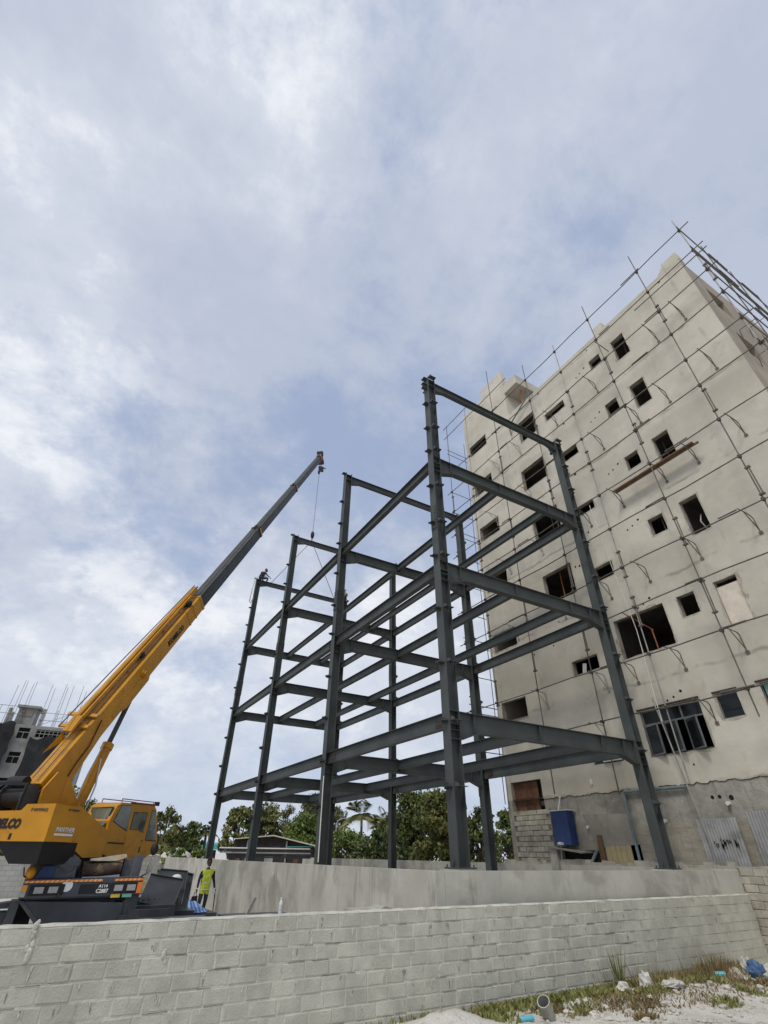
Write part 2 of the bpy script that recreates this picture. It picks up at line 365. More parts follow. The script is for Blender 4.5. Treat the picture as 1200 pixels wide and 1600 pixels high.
g.add(vs, [(j * nx + i, j * nx + i + 1, (j + 1) * nx + i + 1, (j + 1) * nx + i) for j in range(len(ys) - 1) for i in range(nx - 1)], True)
tag(g.build('ground', M['sand']), kind='structure')

# ------------------------------------------------------------------ front block wall (brick by brick)
wa = Vector((-7.5767, -1.9154, 0)); wb = Vector((7.6462, -1.3201, 0)); wd = (wb - wa).normalized(); wn = Vector((wd.y, -wd.x, 0))
wang = math.atan2(wd.y, wd.x); ZT = -0.462; CO = .157; BL = .335; TH = .15
def block_mesh(name, L, H, D, seed, m, cham=.008, rough=.004):
    rd = random.Random(seed); b = MB(); j = lambda: rd.uniform(-rough, rough)
    x, y, z = L / 2, D / 2, H / 2; c = cham
    F = [(-x + c + j(), -y, -z + c + j()), (x - c + j(), -y, -z + c + j()), (x - c + j(), -y, z - c + j()), (-x + c + j(), -y, z - c + j())]
    B0 = [(-x, -y + c, -z), (x, -y + c, -z), (x, -y + c, z), (-x, -y + c, z)]
    B1 = [(-x, y, -z), (x, y, -z), (x, y, z), (-x, y, z)]
    b.add(F + B0 + B1, [(0, 1, 2, 3)] + [(i, 4 + i, 4 + (i + 1) % 4, (i + 1) % 4) for i in range(4)] + [(4 + i, 8 + i, 8 + (i + 1) % 4, 4 + (i + 1) % 4) for i in range(4)] + [(11, 10, 9, 8)])
    o = b.build(name, m); me = o.data; bpy.data.objects.remove(o); return me
wall = thing('block_wall', 'low pale grey concrete block wall running across the foreground', 'wall', (0, 0, 0))
bm_ = [block_mesh('brick', BL - .013, CO - .012, TH, s, M['block']) for s in range(8)]
slots = []
for r in range(9):
    zc_ = ZT - CO * (r + .5); s = -7.28 - (r % 2) * BL * .5 + random.uniform(-.04, .04)
    while s < 15.2:
        bl = BL + (.255 - BL) * min(1, max(0, (s - 4.2) / 3.0)) + random.uniform(-.03, .03)
        if random.random() < .06: bl *= .6
        e = min(s + bl, 15.22)
        if e - s > .07: slots.append((s, e, zc_ + random.uniform(-.003, .003), r))
        s += bl
def wpos(s, z, off=0): p = wa + wd * s + wn * off; return Vector((p.x, p.y, z))
slots.sort(key=lambda q: (0 if (wa + wd * q[0]).x > -7.9 and q[2] > GZ - .02 else 1, (wpos(q[0], q[2]) - CAM).length))
restb = MB(); nb = 0
for s, e, z, r in slots:
    L = e - s; c = wpos((s + e) / 2, z, -TH / 2 + random.uniform(-.001, .008))
    if nb < 300:
        o = bpy.data.objects.new('brick', random.choice(bm_)); COL.objects.link(o); o.parent = wall
        o.location = c; o.rotation_euler = (random.uniform(-.008, .008), random.uniform(-.012, .012), wang + random.uniform(-.008, .008))
        o.scale = ((L - .011 + random.uniform(-.008, .003)) / (BL - .013), 1, random.uniform(.96, 1.0)); nb += 1
    else:
        restb.obox(c, wd * (L - .013) / 2, wn * TH / 2, (0, 0, CO / 2 - .006))
tag(restb.build('brick', M['block'], wall), kind='stuff')
mo = MB(); mo.obox(wpos(3.98, ZT - CO * 4.5, -TH / 2 - .0015), wd * 11.22, wn * (TH / 2 - .001), (0, 0, CO * 4.5 - .002)); mo.build('mortar', M['mortar'], wall)
cp = MB(); n = 160; rd = random.Random(3); vs = []
for i in range(n + 1):
    s = -7.2 + 22.42 * i / n; t_ = .012 + rd.uniform(-.004, .007); w0 = rd.uniform(0, .006)
    vs += [wpos(s, ZT - .004, w0), wpos(s, ZT + t_, -.012), wpos(s, ZT + t_, -TH + .01), wpos(s, ZT - .004, -TH - .002)]
cp.add(vs, [(4 * i + k, 4 * i + 4 + k, 4 * i + 5 + k, 4 * i + 1 + k) for i in range(n) for k in range(3)])
cp.build('mortar_cap', M['mortar'], wall)
# mortar dribbles hanging from the joints
sn = MB(); rd = random.Random(11)
for i in range(420):
    r = rd.randrange(0, 8); s = -1.25 - (r % 2) * BL * .5 + BL * rd.randrange(2, 46) + rd.uniform(-.03, .03); z = ZT - CO * r - rd.uniform(0, .05); h = rd.uniform(.03, .11)
    w_ = rd.uniform(.006, .02)
    sn.prism([wpos(s - w_, z + .004, .004), wpos(s + w_, z + .006, .004), wpos(s + w_ * .5, z - h * .6, .004), wpos(s - w_ * .2, z - h, .004), wpos(s - w_ * .8, z - h * .4, .004)], wn * .003)
tag(sn.build('mortar_smear', M['mortar'], wall), kind='stuff')
gp = MB(); rd = random.Random(23)
for i in range(190):
    r = rd.randrange(0, 8); k = rd.randrange(1, 46); s = -1.25 - (r % 2) * BL * .5 + BL * k + rd.uniform(-.02, .02)
    if rd.random() < .5:
        z = ZT - CO * (r + rd.uniform(.15, .4)); h = rd.uniform(.03, .085); gp.prism([wpos(s - .004, z, .002), wpos(s + .005, z, .002), wpos(s + .003, z - h, .002), wpos(s - .003, z - h, .002)], wn * .003)
    else:
        z = ZT - CO * (r + 1); w_ = rd.uniform(.05, .14); gp.prism([wpos(s - w_, z + .002, .002), wpos(s + w_, z + .004, .002), wpos(s + w_, z - .002, .002), wpos(s - w_, z - .003, .002)], wn * .003)
tag(gp.build('open_joint', M['oldmortar'], wall), kind='stuff')
lump = MB(); rd = random.Random(5)
for (s, z0, z1) in ((.33, ZT - .26, ZT + .05), (1.75, ZT - .36, ZT - .26)):
    z = z0
    while z < z1:
        lump.ball(wpos(s + rd.uniform(-.02, .02), z, .006), rd.uniform(.015, .03), 7, 5, (1, .6, 1.4), .2, int(z * 1000)); z += .03
lump.build('mortar_lump', M['mortar'], wall)

# ------------------------------------------------------------------ concrete plinth
pl_ = thing('concrete_plinth', 'raised smooth concrete foundation plinth under the steel columns', 'foundation')
PX0, PX1, PY0, PY1 = -1.49, 7.66, -1.235, 24.0
b = MB(); b.box(PX0 + .19, PX1 - .02, PY0 + .21, PY1, GZ - .1, -.45); b.build('floor_slab', M['plinth'], pl_)
for x in (0, 6.72):
    b = MB(); b.box(x - .3, x + .3, -.30, .30, -.449, -.001); b.build('pedestal', M['plinth'], pl_)
for (x0, x1) in ((PX0 + .19, 3.1), (3.104, PX1 - .03)):
    b = MB(); b.box(x0, x1, PY0, PY0 + .2, GZ - .1, 0); b.build('wall_panel', M['plinth'], pl_)
for (y0, y1) in ((PY0, 1.094), (1.106, 9.0), (9.006, PY1)):
    b = MB(); b.box(PX0, PX0 + .185, y0, y1, GZ - .1, 0.0); b.build('wall_panel', M['plinth'], pl_)

# ------------------------------------------------------------------ steel frame
FW = 6.72; FY = [0, 6.924, 13.851, 20.856]; LV = [3.034, 7.104, 11.096]; RF = [14.978, 15.253, 15.539, 15.779]
frame = thing('steel_structure', 'tall grey painted steel frame of columns and beams standing on the concrete plinth', 'building frame')
def ibeam(mb, p, q, d, bf, tf=.016, tw=.011, haunch=0.0, hl=.55, both=True):
    # p,q: centre of the top flange's upper face; depth d downwards, deeper at the haunched ends
    p, q = Vector(p), Vector(q); ax = (q - p); L = ax.length; ax.normalize(); sd_ = ax.cross(Vector((0, 0, 1))).normalized(); up = sd_.cross(ax)
    mb.obox((p + q) / 2 - up * tf / 2, ax * L / 2, sd_ * bf / 2, up * tf / 2)
    if haunch:
        prof = [(0, d + haunch), (.10, d + haunch), (hl, d), (L - hl, d), (L - .10, d + haunch), (L, d + haunch)]
    else: prof = [(0, d), (L, d)]
    web = [p + ax * 0 - up * tf, p + ax * L - up * tf] + [p + ax * a - up * (h - tf) for a, h in prof[::-1]]
    mb.prism([w - sd_ * tw / 2 for w in web], sd_ * tw)
    for (a, h), (a2, h2) in zip(prof, prof[1:]):
        A = p + ax * a - up * (h - tf); B_ = p + ax * a2 - up * (h2 - tf)
        mb.prism([A - sd_ * bf / 2, A + sd_ * bf / 2, A + sd_ * bf / 2 - up * tf, A - sd_ * bf / 2 - up * tf], B_ - A)
def plate_pair(mb, p, ax, d, bf, a, tw=.011, tf=.016):
    ax = Vector(ax); sd_ = ax.cross(Vector((0, 0, 1))).normalized()
    for s in (-1, 1):
        c = Vector(p) + ax * a - Vector((0, 0, tf + (d - 2 * tf) / 2)) + sd_ * s * (tw / 2 + (bf - tw) / 4)
        mb.obox(c, ax * .006, sd_ * (bf - tw) / 4, (0, 0, (d - 2 * tf) / 2))
CD, CB, CT, CWb = .30, .29, .018, .012
cleat = MB()          # angle cleat, projecting along +x from the flange face at x = 0
cleat.box(0, .15, -.10, .10, -.006, .006); cleat.prism([(0, -.10, .0061), (.15, -.10, .0061), (.15, -.10, .05), (0, -.10, .10)], (0, .01, 0))
cleat.box(.02, .14, -.02, -.01, -.06, -.0065)
cleat_o = cleat.build('cleat', M['steel']); cleat_me = cleat_o.data; bpy.data.objects.remove(cleat_o)
CZ = [1.45, 2.79, 4.15, 5.6, 7.22, 8.42, 9.85, 11.3, 12.4, 13.62]
for ci in range(8):
    row, yi = ci // 4, ci % 4; X = row * FW; Y = FY[yi]; top = RF[yi] + .10
    b = MB(); zb = 0.0 if yi == 0 else -.45; z0 = zb + .03
    b.box(X - CD / 2, X - CD / 2 + CT, Y - CB / 2, Y + CB / 2, z0, top); b.box(X + CD / 2 - CT, X + CD / 2, Y - CB / 2, Y + CB / 2, z0, top)
    b.box(X - CD / 2 + CT, X + CD / 2 - CT, Y - CWb / 2, Y + CWb / 2, z0, top)
    for lz in LV + [RF[yi]]:                    # continuity plates between the flanges
        for dz in (.008, .30, .43, .62) if lz in LV else (.008, .30):
            for s in (-1, 1):
                b.box(X - CD / 2 + CT, X + CD / 2 - CT, *sorted((Y + s * (CWb / 2), Y + s * (CB / 2 - .004))), lz - dz - .012, lz - dz)
    col = b.build('column', M['steel'], frame)
    bp_ = MB(); bp_.box(X - .24, X + .24, Y - .23, Y + .23, zb + .002, zb + .03)
    for s in (-1, 1):
        for t_ in (-1, 1): bp_.tube((X + s * .2, Y + t_ * .18, zb + .03), (X + s * .2, Y + t_ * .18, zb + .075), .016, 6)
    for s in (-1, 1): bp_.prism([(X + s * CD / 2, Y - .006, zb + .0305), (X + s * (CD / 2 + .085), Y - .006, zb + .0305), (X + s * CD / 2, Y - .006, zb + .16)], (0, .012, 0))
    bp_.build('base_plate', M['steel'], col)
    zs_ = 8.62 if yi < 3 else 8.4               # bolted splice between the two column lifts
    sp_ = MB()
    for s in (-1, 1):
        sp_.box(*sorted((X + s * (CD / 2 + .001), X + s * (CD / 2 + .02))), Y - .13, Y + .13, zs_ - .42, zs_ + .42)
        sp_.box(X - .09, X + .09, *sorted((Y + s * (CWb / 2 + .001), Y + s * (CWb / 2 + .014))), zs_ - .40, zs_ + .40)
    sp_.box(X - CD / 2 - .004, X - CD / 2 - .001, Y - CB / 2, Y + CB / 2, zs_ - .47, zs_ - .455)
    for k in range(7):
        for s in (-.08, .08):
            zz = zs_ - .36 + .12 * k
            sp_.tube((X - CD / 2 - .02, Y + s, zz), (X - CD / 2 - .045, Y + s, zz), .018, 6)
            sp_.tube((X + s * .7, Y - .02, zz), (X + s * .7, Y - .042, zz), .016, 6)
    sp_.build('splice_plate', M['steel'], col)
    zt = [z for z in CZ] + [top - .02]
    for z in zt:
        z += random.uniform(-.04, .04)
        o = bpy.data.objects.new('cleat', cleat_me); COL.objects.link(o); o.parent = col
        sgn = -1 if row == 0 else 1; o.location = (X + sgn * (CD / 2 + .001), Y, z); o.rotation_euler = (0, 0, math.pi if row == 0 else 0)
        if yi in (0, 3):
            o = bpy.data.objects.new('cleat', cleat_me); COL.objects.link(o); o.parent = col
            s = -1 if yi == 0 else 1
            o.location = (X, Y + s * (CB / 2 - .02), z); o.rotation_euler = (0, 0, s * math.pi / 2); o.scale = (1.1, 1.3, 1)
            rb = MB()
for yi, Y in enumerate(FY):
    for z in LV:
        b = MB(); p = (CD / 2 + .001, Y, z); q = (FW - CD / 2 - .001, Y, z)
        ibeam(b, p, q, .43, .20, haunch=.19, hl=.62)
        for a in (.48, 2.66, 5.04, FW - .3 - .48): plate_pair(b, p, (1, 0, 0), .43, .19, a)
        bm = b.build('beam', M['steel'], frame)
        if yi in (0, 1): pass
    if yi < 3:
        b = MB(); ibeam(b, (CD / 2 + .001, Y, RF[yi]), (FW - CD / 2 - .001, Y, RF[yi]), .30, .16, haunch=.14, hl=.5); b.build('roof_beam', M['steel'], frame)
for z in LV:
    for yi in range(3):
        for X in (0, FW):
            b = MB(); y0, y1 = FY[yi] + CWb / 2 + .001, FY[yi + 1] - CWb / 2 - .001
            ibeam(b, (X, y0, z - .012), (X, y1, z - .012), .35, .17)
            bm = b.build('beam', M['steel'], frame)
            s_ = MB()
            for yy, sg in ((y0 + .45, 1), (y1 - .45, -1)):
                for sd_ in (-1, 1):
                    s_.box(*sorted((X + sd_ * .0065, X + sd_ * .016)), yy - .16, yy + .16, z - .30, z - .09)
                    for k in range(4): s_.tube((X + sd_ * .016, yy - .12 + .08 * k, z - .15), (X + sd_ * .034, yy - .12 + .08 * k, z - .15), .013, 6); s_.tube((X + sd_ * .016, yy - .12 + .08 * k, z - .24), (X + sd_ * .034, yy - .12 + .08 * k, z - .24), .013, 6)
            s_.build('splice_plate', M['steel_rust'], bm)
        for X in (2.82, 5.2):
            b = MB(); ibeam(b, (X, FY[yi] + .007, z - .017), (X, FY[yi + 1] - .007, z - .017), .30, .0001 + .15); b.build('joist', M['steel'], frame)
for X in (0, FW):      # loose end stubs bolted under the roof level
    for yi in range(4):
        b = MB(); ibeam(b, (X, FY[yi] + .008, RF[yi] - .03), (X, FY[yi] + .36, RF[yi] - .03), .26, .14); b.build('beam_stub', M['steel'], frame)
        if yi == 0:
            b = MB(); ibeam(b, (X - .15 if X == 0 else X + .15, FY[yi], RF[yi] - .25), (X - .34 if X == 0 else X + .34, FY[yi], RF[yi] - .25), .24, .14); b.build('beam_stub', M['steel'], frame)
# the beam the crane is setting down on the two rearmost columns
HB = (CD / 2 + .004, FY[3], RF[3])
b = MB(); ibeam(b, (0, 0, 0), (FW - CD - .008, 0, 0), .30, .16, haunch=.14, hl=.5)
o = b.build('steel_beam', M['steel']); o.location = HB
tag(o, 'grey steel roof beam hung in slings between the two farthest columns', 'steel beam')

# ------------------------------------------------------------------ neighbour building
XF = 8.1; BX1 = 21.0; BY0, BY1 = -6.93, 7.17; TOPZ = 20.56; ST = 2.03
nb_ = thing('concrete_building', 'unfinished seven storey plastered concrete building with empty window openings and scaffolding', 'building')
OP = []     # y0,y1,z0,z1
FL = [19.46, 16.41, 13.375, 10.33]
for zt, zb in zip(FL, (18.13, 15.10, 12.19, 8.96)): OP.append((-3.81, -3.17, zb, zt))
for zt, zb in zip([19.46, 16.43, 13.365, 10.31, 7.235], (18.85, 15.75, 12.69, 9.61, 6.515)): OP.append((-2.53, -1.94, zb, zt))
OP += [(-.12, 1.10, 18.15, 18.62), (-.12, .78, 15.12, 15.66), (-.12, .78, 12.05, 12.53), (-.13, .74, 8.95, 9.54)]
OP += [(-1.46, .52, 5.84, 7.25), (1.70, 2.90, 18.13, 19.53), (1.75, 3.30, 15.12, 16.40), (1.68, 3.22, 12.05, 13.36), (1.70, 3.28, 8.96, 10.33), (1.51, 2.70, 5.84, 6.375)]
OP += [(5.36, 6.85, z0, z1) for z0, z1 in ((20.14, 20.92), (17.05, 17.92), (14.02, 14.88), (11.0, 11.79), (7.93, 8.77), (4.86, 5.71))]
WIN = [(-1.51, .49, 2.785, 4.125), (-2.62, -2.01, 3.445, 4.13), (-4.0, -3.23, 2.8, 4.16), (1.49, 2.68, 2.81, 3.35)]
BLIND = (-3.85, -3.17, 5.82, 7.235)
DOOR = (5.26, 6.90, 1.66, 2.645)
def holed_wall(mb, y0, y1, z0, z1, holes, x, dep):
    ysb = sorted({y0, y1, *[h[0] for h in holes], *[h[1] for h in holes]}); zsb = sorted({z0, z1, *[h[2] for h in holes], *[h[3] for h in holes]})
    ysb = [v for v in ysb if y0 <= v <= y1]; zsb = [v for v in zsb if z0 <= v <= z1]
    for a, bb in zip(ysb, ysb[1:]):
        for c, d in zip(zsb, zsb[1:]):
            my, mz = (a + bb) / 2, (c + d) / 2
            if any(h[0] < my < h[1] and h[2] < mz < h[3] for h in holes): continue
            mb.add([(x, a, c), (x, bb, c), (x, bb, d), (x, a, d)], [(3, 2, 1, 0)])
    for h in holes:
        a, bb, c, d = h
        if d <= z0 or c >= z1: continue
        c, d = max(c, z0), min(d, z1)
        X2 = x + dep
        mb.add([(x, a, c), (x, bb, c), (x, bb, d), (x, a, d), (X2, a, c), (X2, bb, c), (X2, bb, d), (X2, a, d)],
               [(0, 1, 5, 4), (1, 2, 6, 5), (2, 3, 7, 6), (3, 0, 4, 7)], mi=1)
b = MB(); holed_wall(b, BY0, BY1, ST, TOPZ, OP + WIN + [BLIND, DOOR], XF, .22)
wallf = b.build('front_wall', [M['plaster'], M['reveal']], nb_)
b = MB(); holed_wall(b, BY0, BY1, GZ - .05, ST + .02, [DOOR, (1.68, 2.95, .55 - 2, .58)], XF + .03, .3); b.build('base_wall', [M['rough_base'], M['reveal']], nb_)
# ragged lower edge of the plaster coat
rg = MB(); rd = random.Random(9); y = BY0; pts = []
while y < BY1: pts.append((y, ST + rd.uniform(-.07, -.005))); y += rd.uniform(.05, .16)
for (ya, za), (yb, zb) in zip(pts, pts[1:]):
    if yb > DOOR[0] and ya < DOOR[1]: continue
    rg.add([(XF, ya, ST + .0005), (XF, yb, ST + .0005), (XF, yb, zb), (XF, ya, za)], [(0, 3, 2, 1)])
    rg.add([(XF, yb, zb), (XF, ya, za), (XF + .035, yb, zb - .02), (XF + .035, ya, za - .02)], [(0, 1, 3, 2)], mi=1)
tag(rg.build('plaster_edge', [M['plaster'], M['timber']], nb_), kind='stuff')
# shell and floors so that the openings look into real dark rooms
EH = [(9.3, 10.6, z + 1.0, z + 2.35) for z in (17.15, 14.1, 11.05, 8.0, 5.0)] + [(13.5, 15.0, z + 1.0, z + 2.35) for z in (17.15, 14.1, 11.05, 8.0, 5.0)]
b = MB()
ysb = sorted({XF + .001, BX1, *[h[0] for h in EH], *[h[1] for h in EH]}); zsb = sorted({GZ, TOPZ, *[h[2] for h in EH], *[h[3] for h in EH]})
for a, bb in zip(ysb, ysb[1:]):
    for c, d in zip(zsb, zsb[1:]):
        if any(h[0] < (a + bb) / 2 < h[1] and h[2] < (c + d) / 2 < h[3] for h in EH): continue
        b.add([(a, BY0, c), (bb, BY0, c), (bb, BY0, d), (a, BY0, d)], [(0, 1, 2, 3)])
for a, bb, c, d in EH:
    Y2 = BY0 + .2; b.add([(a, BY0, c), (bb, BY0, c), (bb, BY0, d), (a, BY0, d), (a, Y2, c), (bb, Y2, c), (bb, Y2, d), (a, Y2, d)], [(0, 4, 5, 1), (1, 5, 6, 2), (2, 6, 7, 3), (3, 7, 4, 0)])
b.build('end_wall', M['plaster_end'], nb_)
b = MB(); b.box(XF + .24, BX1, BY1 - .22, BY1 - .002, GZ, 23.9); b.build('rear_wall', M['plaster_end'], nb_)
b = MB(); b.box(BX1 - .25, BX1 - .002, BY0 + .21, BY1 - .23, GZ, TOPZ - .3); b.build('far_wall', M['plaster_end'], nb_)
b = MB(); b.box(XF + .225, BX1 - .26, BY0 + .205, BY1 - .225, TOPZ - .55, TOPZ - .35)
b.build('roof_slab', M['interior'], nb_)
for k in range(6):
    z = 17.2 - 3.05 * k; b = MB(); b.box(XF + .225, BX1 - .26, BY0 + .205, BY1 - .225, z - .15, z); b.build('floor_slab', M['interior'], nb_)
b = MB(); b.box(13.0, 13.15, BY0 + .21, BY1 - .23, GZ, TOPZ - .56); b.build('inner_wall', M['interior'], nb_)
for yy in (-2.85, 1.35, 4.6):
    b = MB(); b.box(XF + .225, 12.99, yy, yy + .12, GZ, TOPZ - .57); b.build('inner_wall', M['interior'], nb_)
# parapet coping, corner stub, roof bump
b = MB(); b.box(XF - .004, XF + .2, BY0, 3.345, TOPZ, TOPZ + .12); b.box(XF + .2, BX1, BY0 + .001, BY0 + .2, TOPZ, TOPZ + .10); b.build('parapet', M['plaster'], nb_)
b = MB(); b.box(XF - .006, XF + .5, BY0 - .02, -6.3, TOPZ + .1215, 21.15); b.prism([(XF - .002, -6.3, TOPZ + .1215), (XF - .002, -6.3, 21.0), (XF - .002, -6.12, TOPZ + .25), (XF - .002, -6.0, TOPZ + .1215)], (.3, 0, 0)); b.build('corner_stub', M['plaster'], nb_)
b = MB(); b.box(XF + .02, XF + .6, -3.12, -2.62, TOPZ + .1215, 21.16); b.build('roof_stub', M['plaster'], nb_)
# stair tower
TO = [o_ for o_ in OP if o_[2] > TOPZ - .8 and o_[0] > 5]
b = MB(); holed_wall(b, 3.35, BY1, TOPZ, 23.9, [OP[-6]], XF - .001, .2)
b.box(XF - .002, XF + .25, 3.35, 5.25, 23.901, 24.55); b.box(XF + .001, XF + .24, 3.351, 3.6, TOPZ, 23.9)
b.box(XF + .24, 12.4, 3.36, 3.6, TOPZ - .3, 23.9); b.box(12.2, 12.4, 3.61, BY1 - .23, TOPZ - .3, 23.8)
b.build('stair_tower', [M['plaster'], M['reveal']], nb_)
b = MB(); b.box(XF - .003, 12.0, 2.37, 3.345, 22.53, 23.22); b.build('canopy', M['plaster'], nb_)
b = MB(); b.box(XF + .25, 12.2, 3.61, BY1 - .23, 23.6, 23.8); b.build('tower_roof', M['plaster'], nb_)
b = MB(); b.tube((8.75, 2.75, TOPZ - .35), (8.78, 2.72, 22.53), .045, 8); b.build('prop', mat('orange_prop_paint', (.45, .16, .04), .6, .25, 6), nb_)
b = MB(); b.tube((9.5, 2.5, TOPZ - .35), (9.5, 2.5, 22.53), .03, 8); b.build('prop', M['tube_pale'], nb_)
# walled-up doorway panel
b = MB(); b.box(XF + .09, XF + .25, BLIND[0] + .002, BLIND[1] - .002, BLIND[2] + .002, BLIND[3] - .17); b.build('infill_panel', mat('smooth_infill_panel', (.70, .62, .52), .9, .1, 3, (.56, .49, .41), 3, .52, .7), nb_)
M['patch'] = mat('patched_mortar', (.47, .435, .36), .95, .2, 4, (.33, .29, .23), 3, .48, .66, bump=.6, bscale=18)
rd = random.Random(303)
for h in OP + [BLIND] + WIN[:3]:
    y0, y1, z0, z1 = h; loop = []
    def edge(pa_, pb_):
        n_ = max(3, int((Vector(pb_) - Vector(pa_)).length / .16)); return [Vector(pa_).lerp(Vector(pb_), k / n_) for k in range(n_)]
    cor = [(0, y0, z0), (0, y1, z0), (0, y1, z1), (0, y0, z1)]
    for k in range(4): loop += edge(cor[k], cor[(k + 1) % 4])
    cy, cz = (y0 + y1) / 2, (z0 + z1) / 2; vs = []
    for p in loop:
        sy = 1 if p.y > cy else -1; sz = 1 if p.z > cz else -1; w = rd.choice((.02, .035, .05, .06, .11)) * rd.uniform(.6, 1.2)
        oy = sy * w if abs(abs(p.y - cy) - (y1 - y0) / 2) < 1e-6 else 0; oz = sz * w * .8 if abs(abs(p.z - cz) - (z1 - z0) / 2) < 1e-6 else 0
        iy = -sy * rd.uniform(.0, .018) if oy else 0; iz = -sz * rd.uniform(0, .018) if oz else 0
        vs += [(XF - .006, p.y + iy, p.z + iz), (XF - .0025, p.y + oy, p.z + oz)]
    n_ = len(loop); b = MB(); b.add(vs, [(2 * k, 2 * ((k + 1) % n_), 2 * ((k + 1) % n_) + 1, 2 * k + 1) for k in range(n_)]); b.build('mortar_edge', M['patch'], nb_)
for y, z0, z1, m_ in ((2.72, 8.06, 11.0, 'orange_p'), (.05, 5.0, 7.9, 'tube_pale'), (5.75, 8.06, 10.9, 'tube_pale'), (5.62, 5.0, 7.9, 'tube_pale'), (2.5, 11.1, 14.0, 'tube'), (-3.45, 17.2, 20.0, 'tube'), (2.2, 17.2, 20.0, 'tube_pale'), (-3.3, 11.1, 14.0, 'tube'), (-2.2, 8.06, 11.0, 'tube_pale')):
    b = MB(); b.tube((XF + .55, y, z0), (XF + .5, y, z1), .022, 8); b.build('prop', M['tube'] if m_ == 'tube' else (bpy.data.materials['orange_prop_paint'] if m_ == 'orange_p' else M['tube_pale']), nb_)
# pipe holes beside the windows, their inner shade put in as black discs
for zt in (19.46, 16.41, 13.37, 10.33, 7.24, 4.12):
    for y, dz, r in ((-1.62, .10, .045), (-1.35, -.02, .035), (-1.12, -.08, .035)):
        zz = zt - .18 + dz + (.28 if zt < 11 else 0)
        if zt < 8: y += .55; zz = zt + .22 + dz
        b = MB(); b.tube((XF - .004, y, zz), (XF + .05, y, zz), r, 10); b.build('pipe_hole_shade', M['hole'], nb_)
for y, z, r in ((.35, 14.15, .06), (1.15, 14.2, .06), (.2, 17.2, .05), (.5, 11.15, .04), (1.3, 9.95, .05), (1.5, 10.0, .045), (.9, 8.0, .04), (-2.05, 21.0 - .75, .04), (-5.95, 20.35, .06), (2.9, 8.1, .035), (4.5, 7.2, .035), (3.4, 7.25, .035), (-.75, 2.45, .03), (.9, 1.25, .07), (-.95, 1.62, .05), (-1.15, 1.62, .05), (-1.45, 1.58, .065), (1.15, 20.3, .05)):
    b = MB(); b.tube((XF - .003 + (.03 if z < 2 else 0), y, z), (XF + .06, y, z), r, 10); b.build('pipe_hole_shade', M['hole'], nb_)
for y, z in ((.62, 1.12), (4.85, 1.0), (3.45, 1.05), (-1.35, 1.45)):
    b = MB(); b.tube((XF + .03, y, z), (XF - .07, y, z), .05, 10); b.build('pipe_stub', M['pvc'], nb_)
b = MB(); b.ball((XF - .02, 2.95, 2.32), .09, 8, 6, (.4, .7, 1.2), .15, 2); b.build('cable_box', M['pvc'], nb_)
# casement window with three leaves swung out, fanlights above
def frame_rect(mb, x, y0, y1, z0, z1, w, d):
    mb.box(x, x + d, y0, y1, z1 - w, z1); mb.box(x, x + d, y0, y1, z0, z0 + w); mb.box(x, x + d, y0, y0 + w, z0 + w, z1 - w); mb.box(x, x + d, y1 - w, y1, z0 + w, z1 - w)
y0, y1, z0, z1 = WIN[0]; zm = z1 - .42
b = MB(); frame_rect(b, XF + .06, y0, y1, z0, z1, .05, .05); b.box(XF + .058, XF + .108, y0 + .05, y1 - .05, zm - .025, zm + .025)
for k in (1, 2): yy = y0 + (y1 - y0) * k / 3; b.box(XF + .056, XF + .106, yy - .025, yy + .025, zm + .025, z1 - .05)
cw = b.build('casement_window', M['alu'], nb_)
for k in range(3):
    ya = y0 + (y1 - y0) * k / 3 + .03; yb = y0 + (y1 - y0) * (k + 1) / 3 - .03
    b = MB(); b.box(XF + .08, XF + .086, ya, yb, zm + .03, z1 - .055); b.build('pane', M['glass'], cw)
    hy = yb if k < 2 else yb; an = (.50, .42, .36)[k]; Ls = yb - ya          # leaf hinged on its far side, swung outwards
    dirv = Vector((-math.sin(an), -math.cos(an), 0)); pv = Vector((XF + .05, hy, 0)); nv = Vector((dirv.y, -dirv.x, 0))
    b = MB()
    for s0, s1, za, zb_ in ((0, Ls, z0 + .02, z0 + .06), (0, Ls, zm - .075, zm - .035), (0, .045, z0 + .06, zm - .075), (Ls - .045, Ls, z0 + .06, zm - .075)):
        c = pv + dirv * (s0 + s1) / 2; b.obox((c.x, c.y, (za + zb_) / 2), dirv * (s1 - s0) / 2, nv * .018, (0, 0, (zb_ - za) / 2))
    b.build('casement_leaf', M['alu'], cw)
    b = MB(); c = pv + dirv * Ls / 2; b.obox((c.x, c.y, (z0 + .06 + zm - .075) / 2), dirv * (Ls / 2 - .044), nv * .004, (0, 0, (zm - .075 - z0 - .06) / 2)); b.build('pane', M['glass'], cw)
b = MB(); b.box(XF - .07, XF - .002, y0 - .03, y1 + .05, z1 + .015, z1 + .055); b.build('drip_ledge', M['steel_rust'], nb_)
for (y0, y1, z0, z1) in WIN[1:]:
    b = MB(); frame_rect(b, XF + .05, y0, y1, z0, z1, .035, .05); w_ = b.build('window', M['alu'], nb_)
    b = MB(); b.box(XF + .07, XF + .076, y0 + .035, y1 - .035, z0 + .035, z1 - .035); b.build('pane', M['glass'], w_)
    b = MB(); b.box(XF - .07, XF - .002, y0 - .03, y1 + .05, z1 + .015, z1 + .055); b.build('drip_ledge', M['steel_rust'], nb_)
b = MB(); b.box(XF + .062, XF + .066, -3.9, -3.3, 3.0, 4.1); b.build('curtain', M['curtain'], nb_)
# small air conditioner in the low window beside the right-hand column
b = MB(); b.box(XF - .10, XF + .3, 1.58, 2.22, 2.85, 3.1)
for k in range(8): b.box(XF - .106, XF - .101, 1.62, 2.18, 2.875 + .026 * k, 2.886 + .026 * k)
b.build('air_conditioner', M['pvc'], nb_)
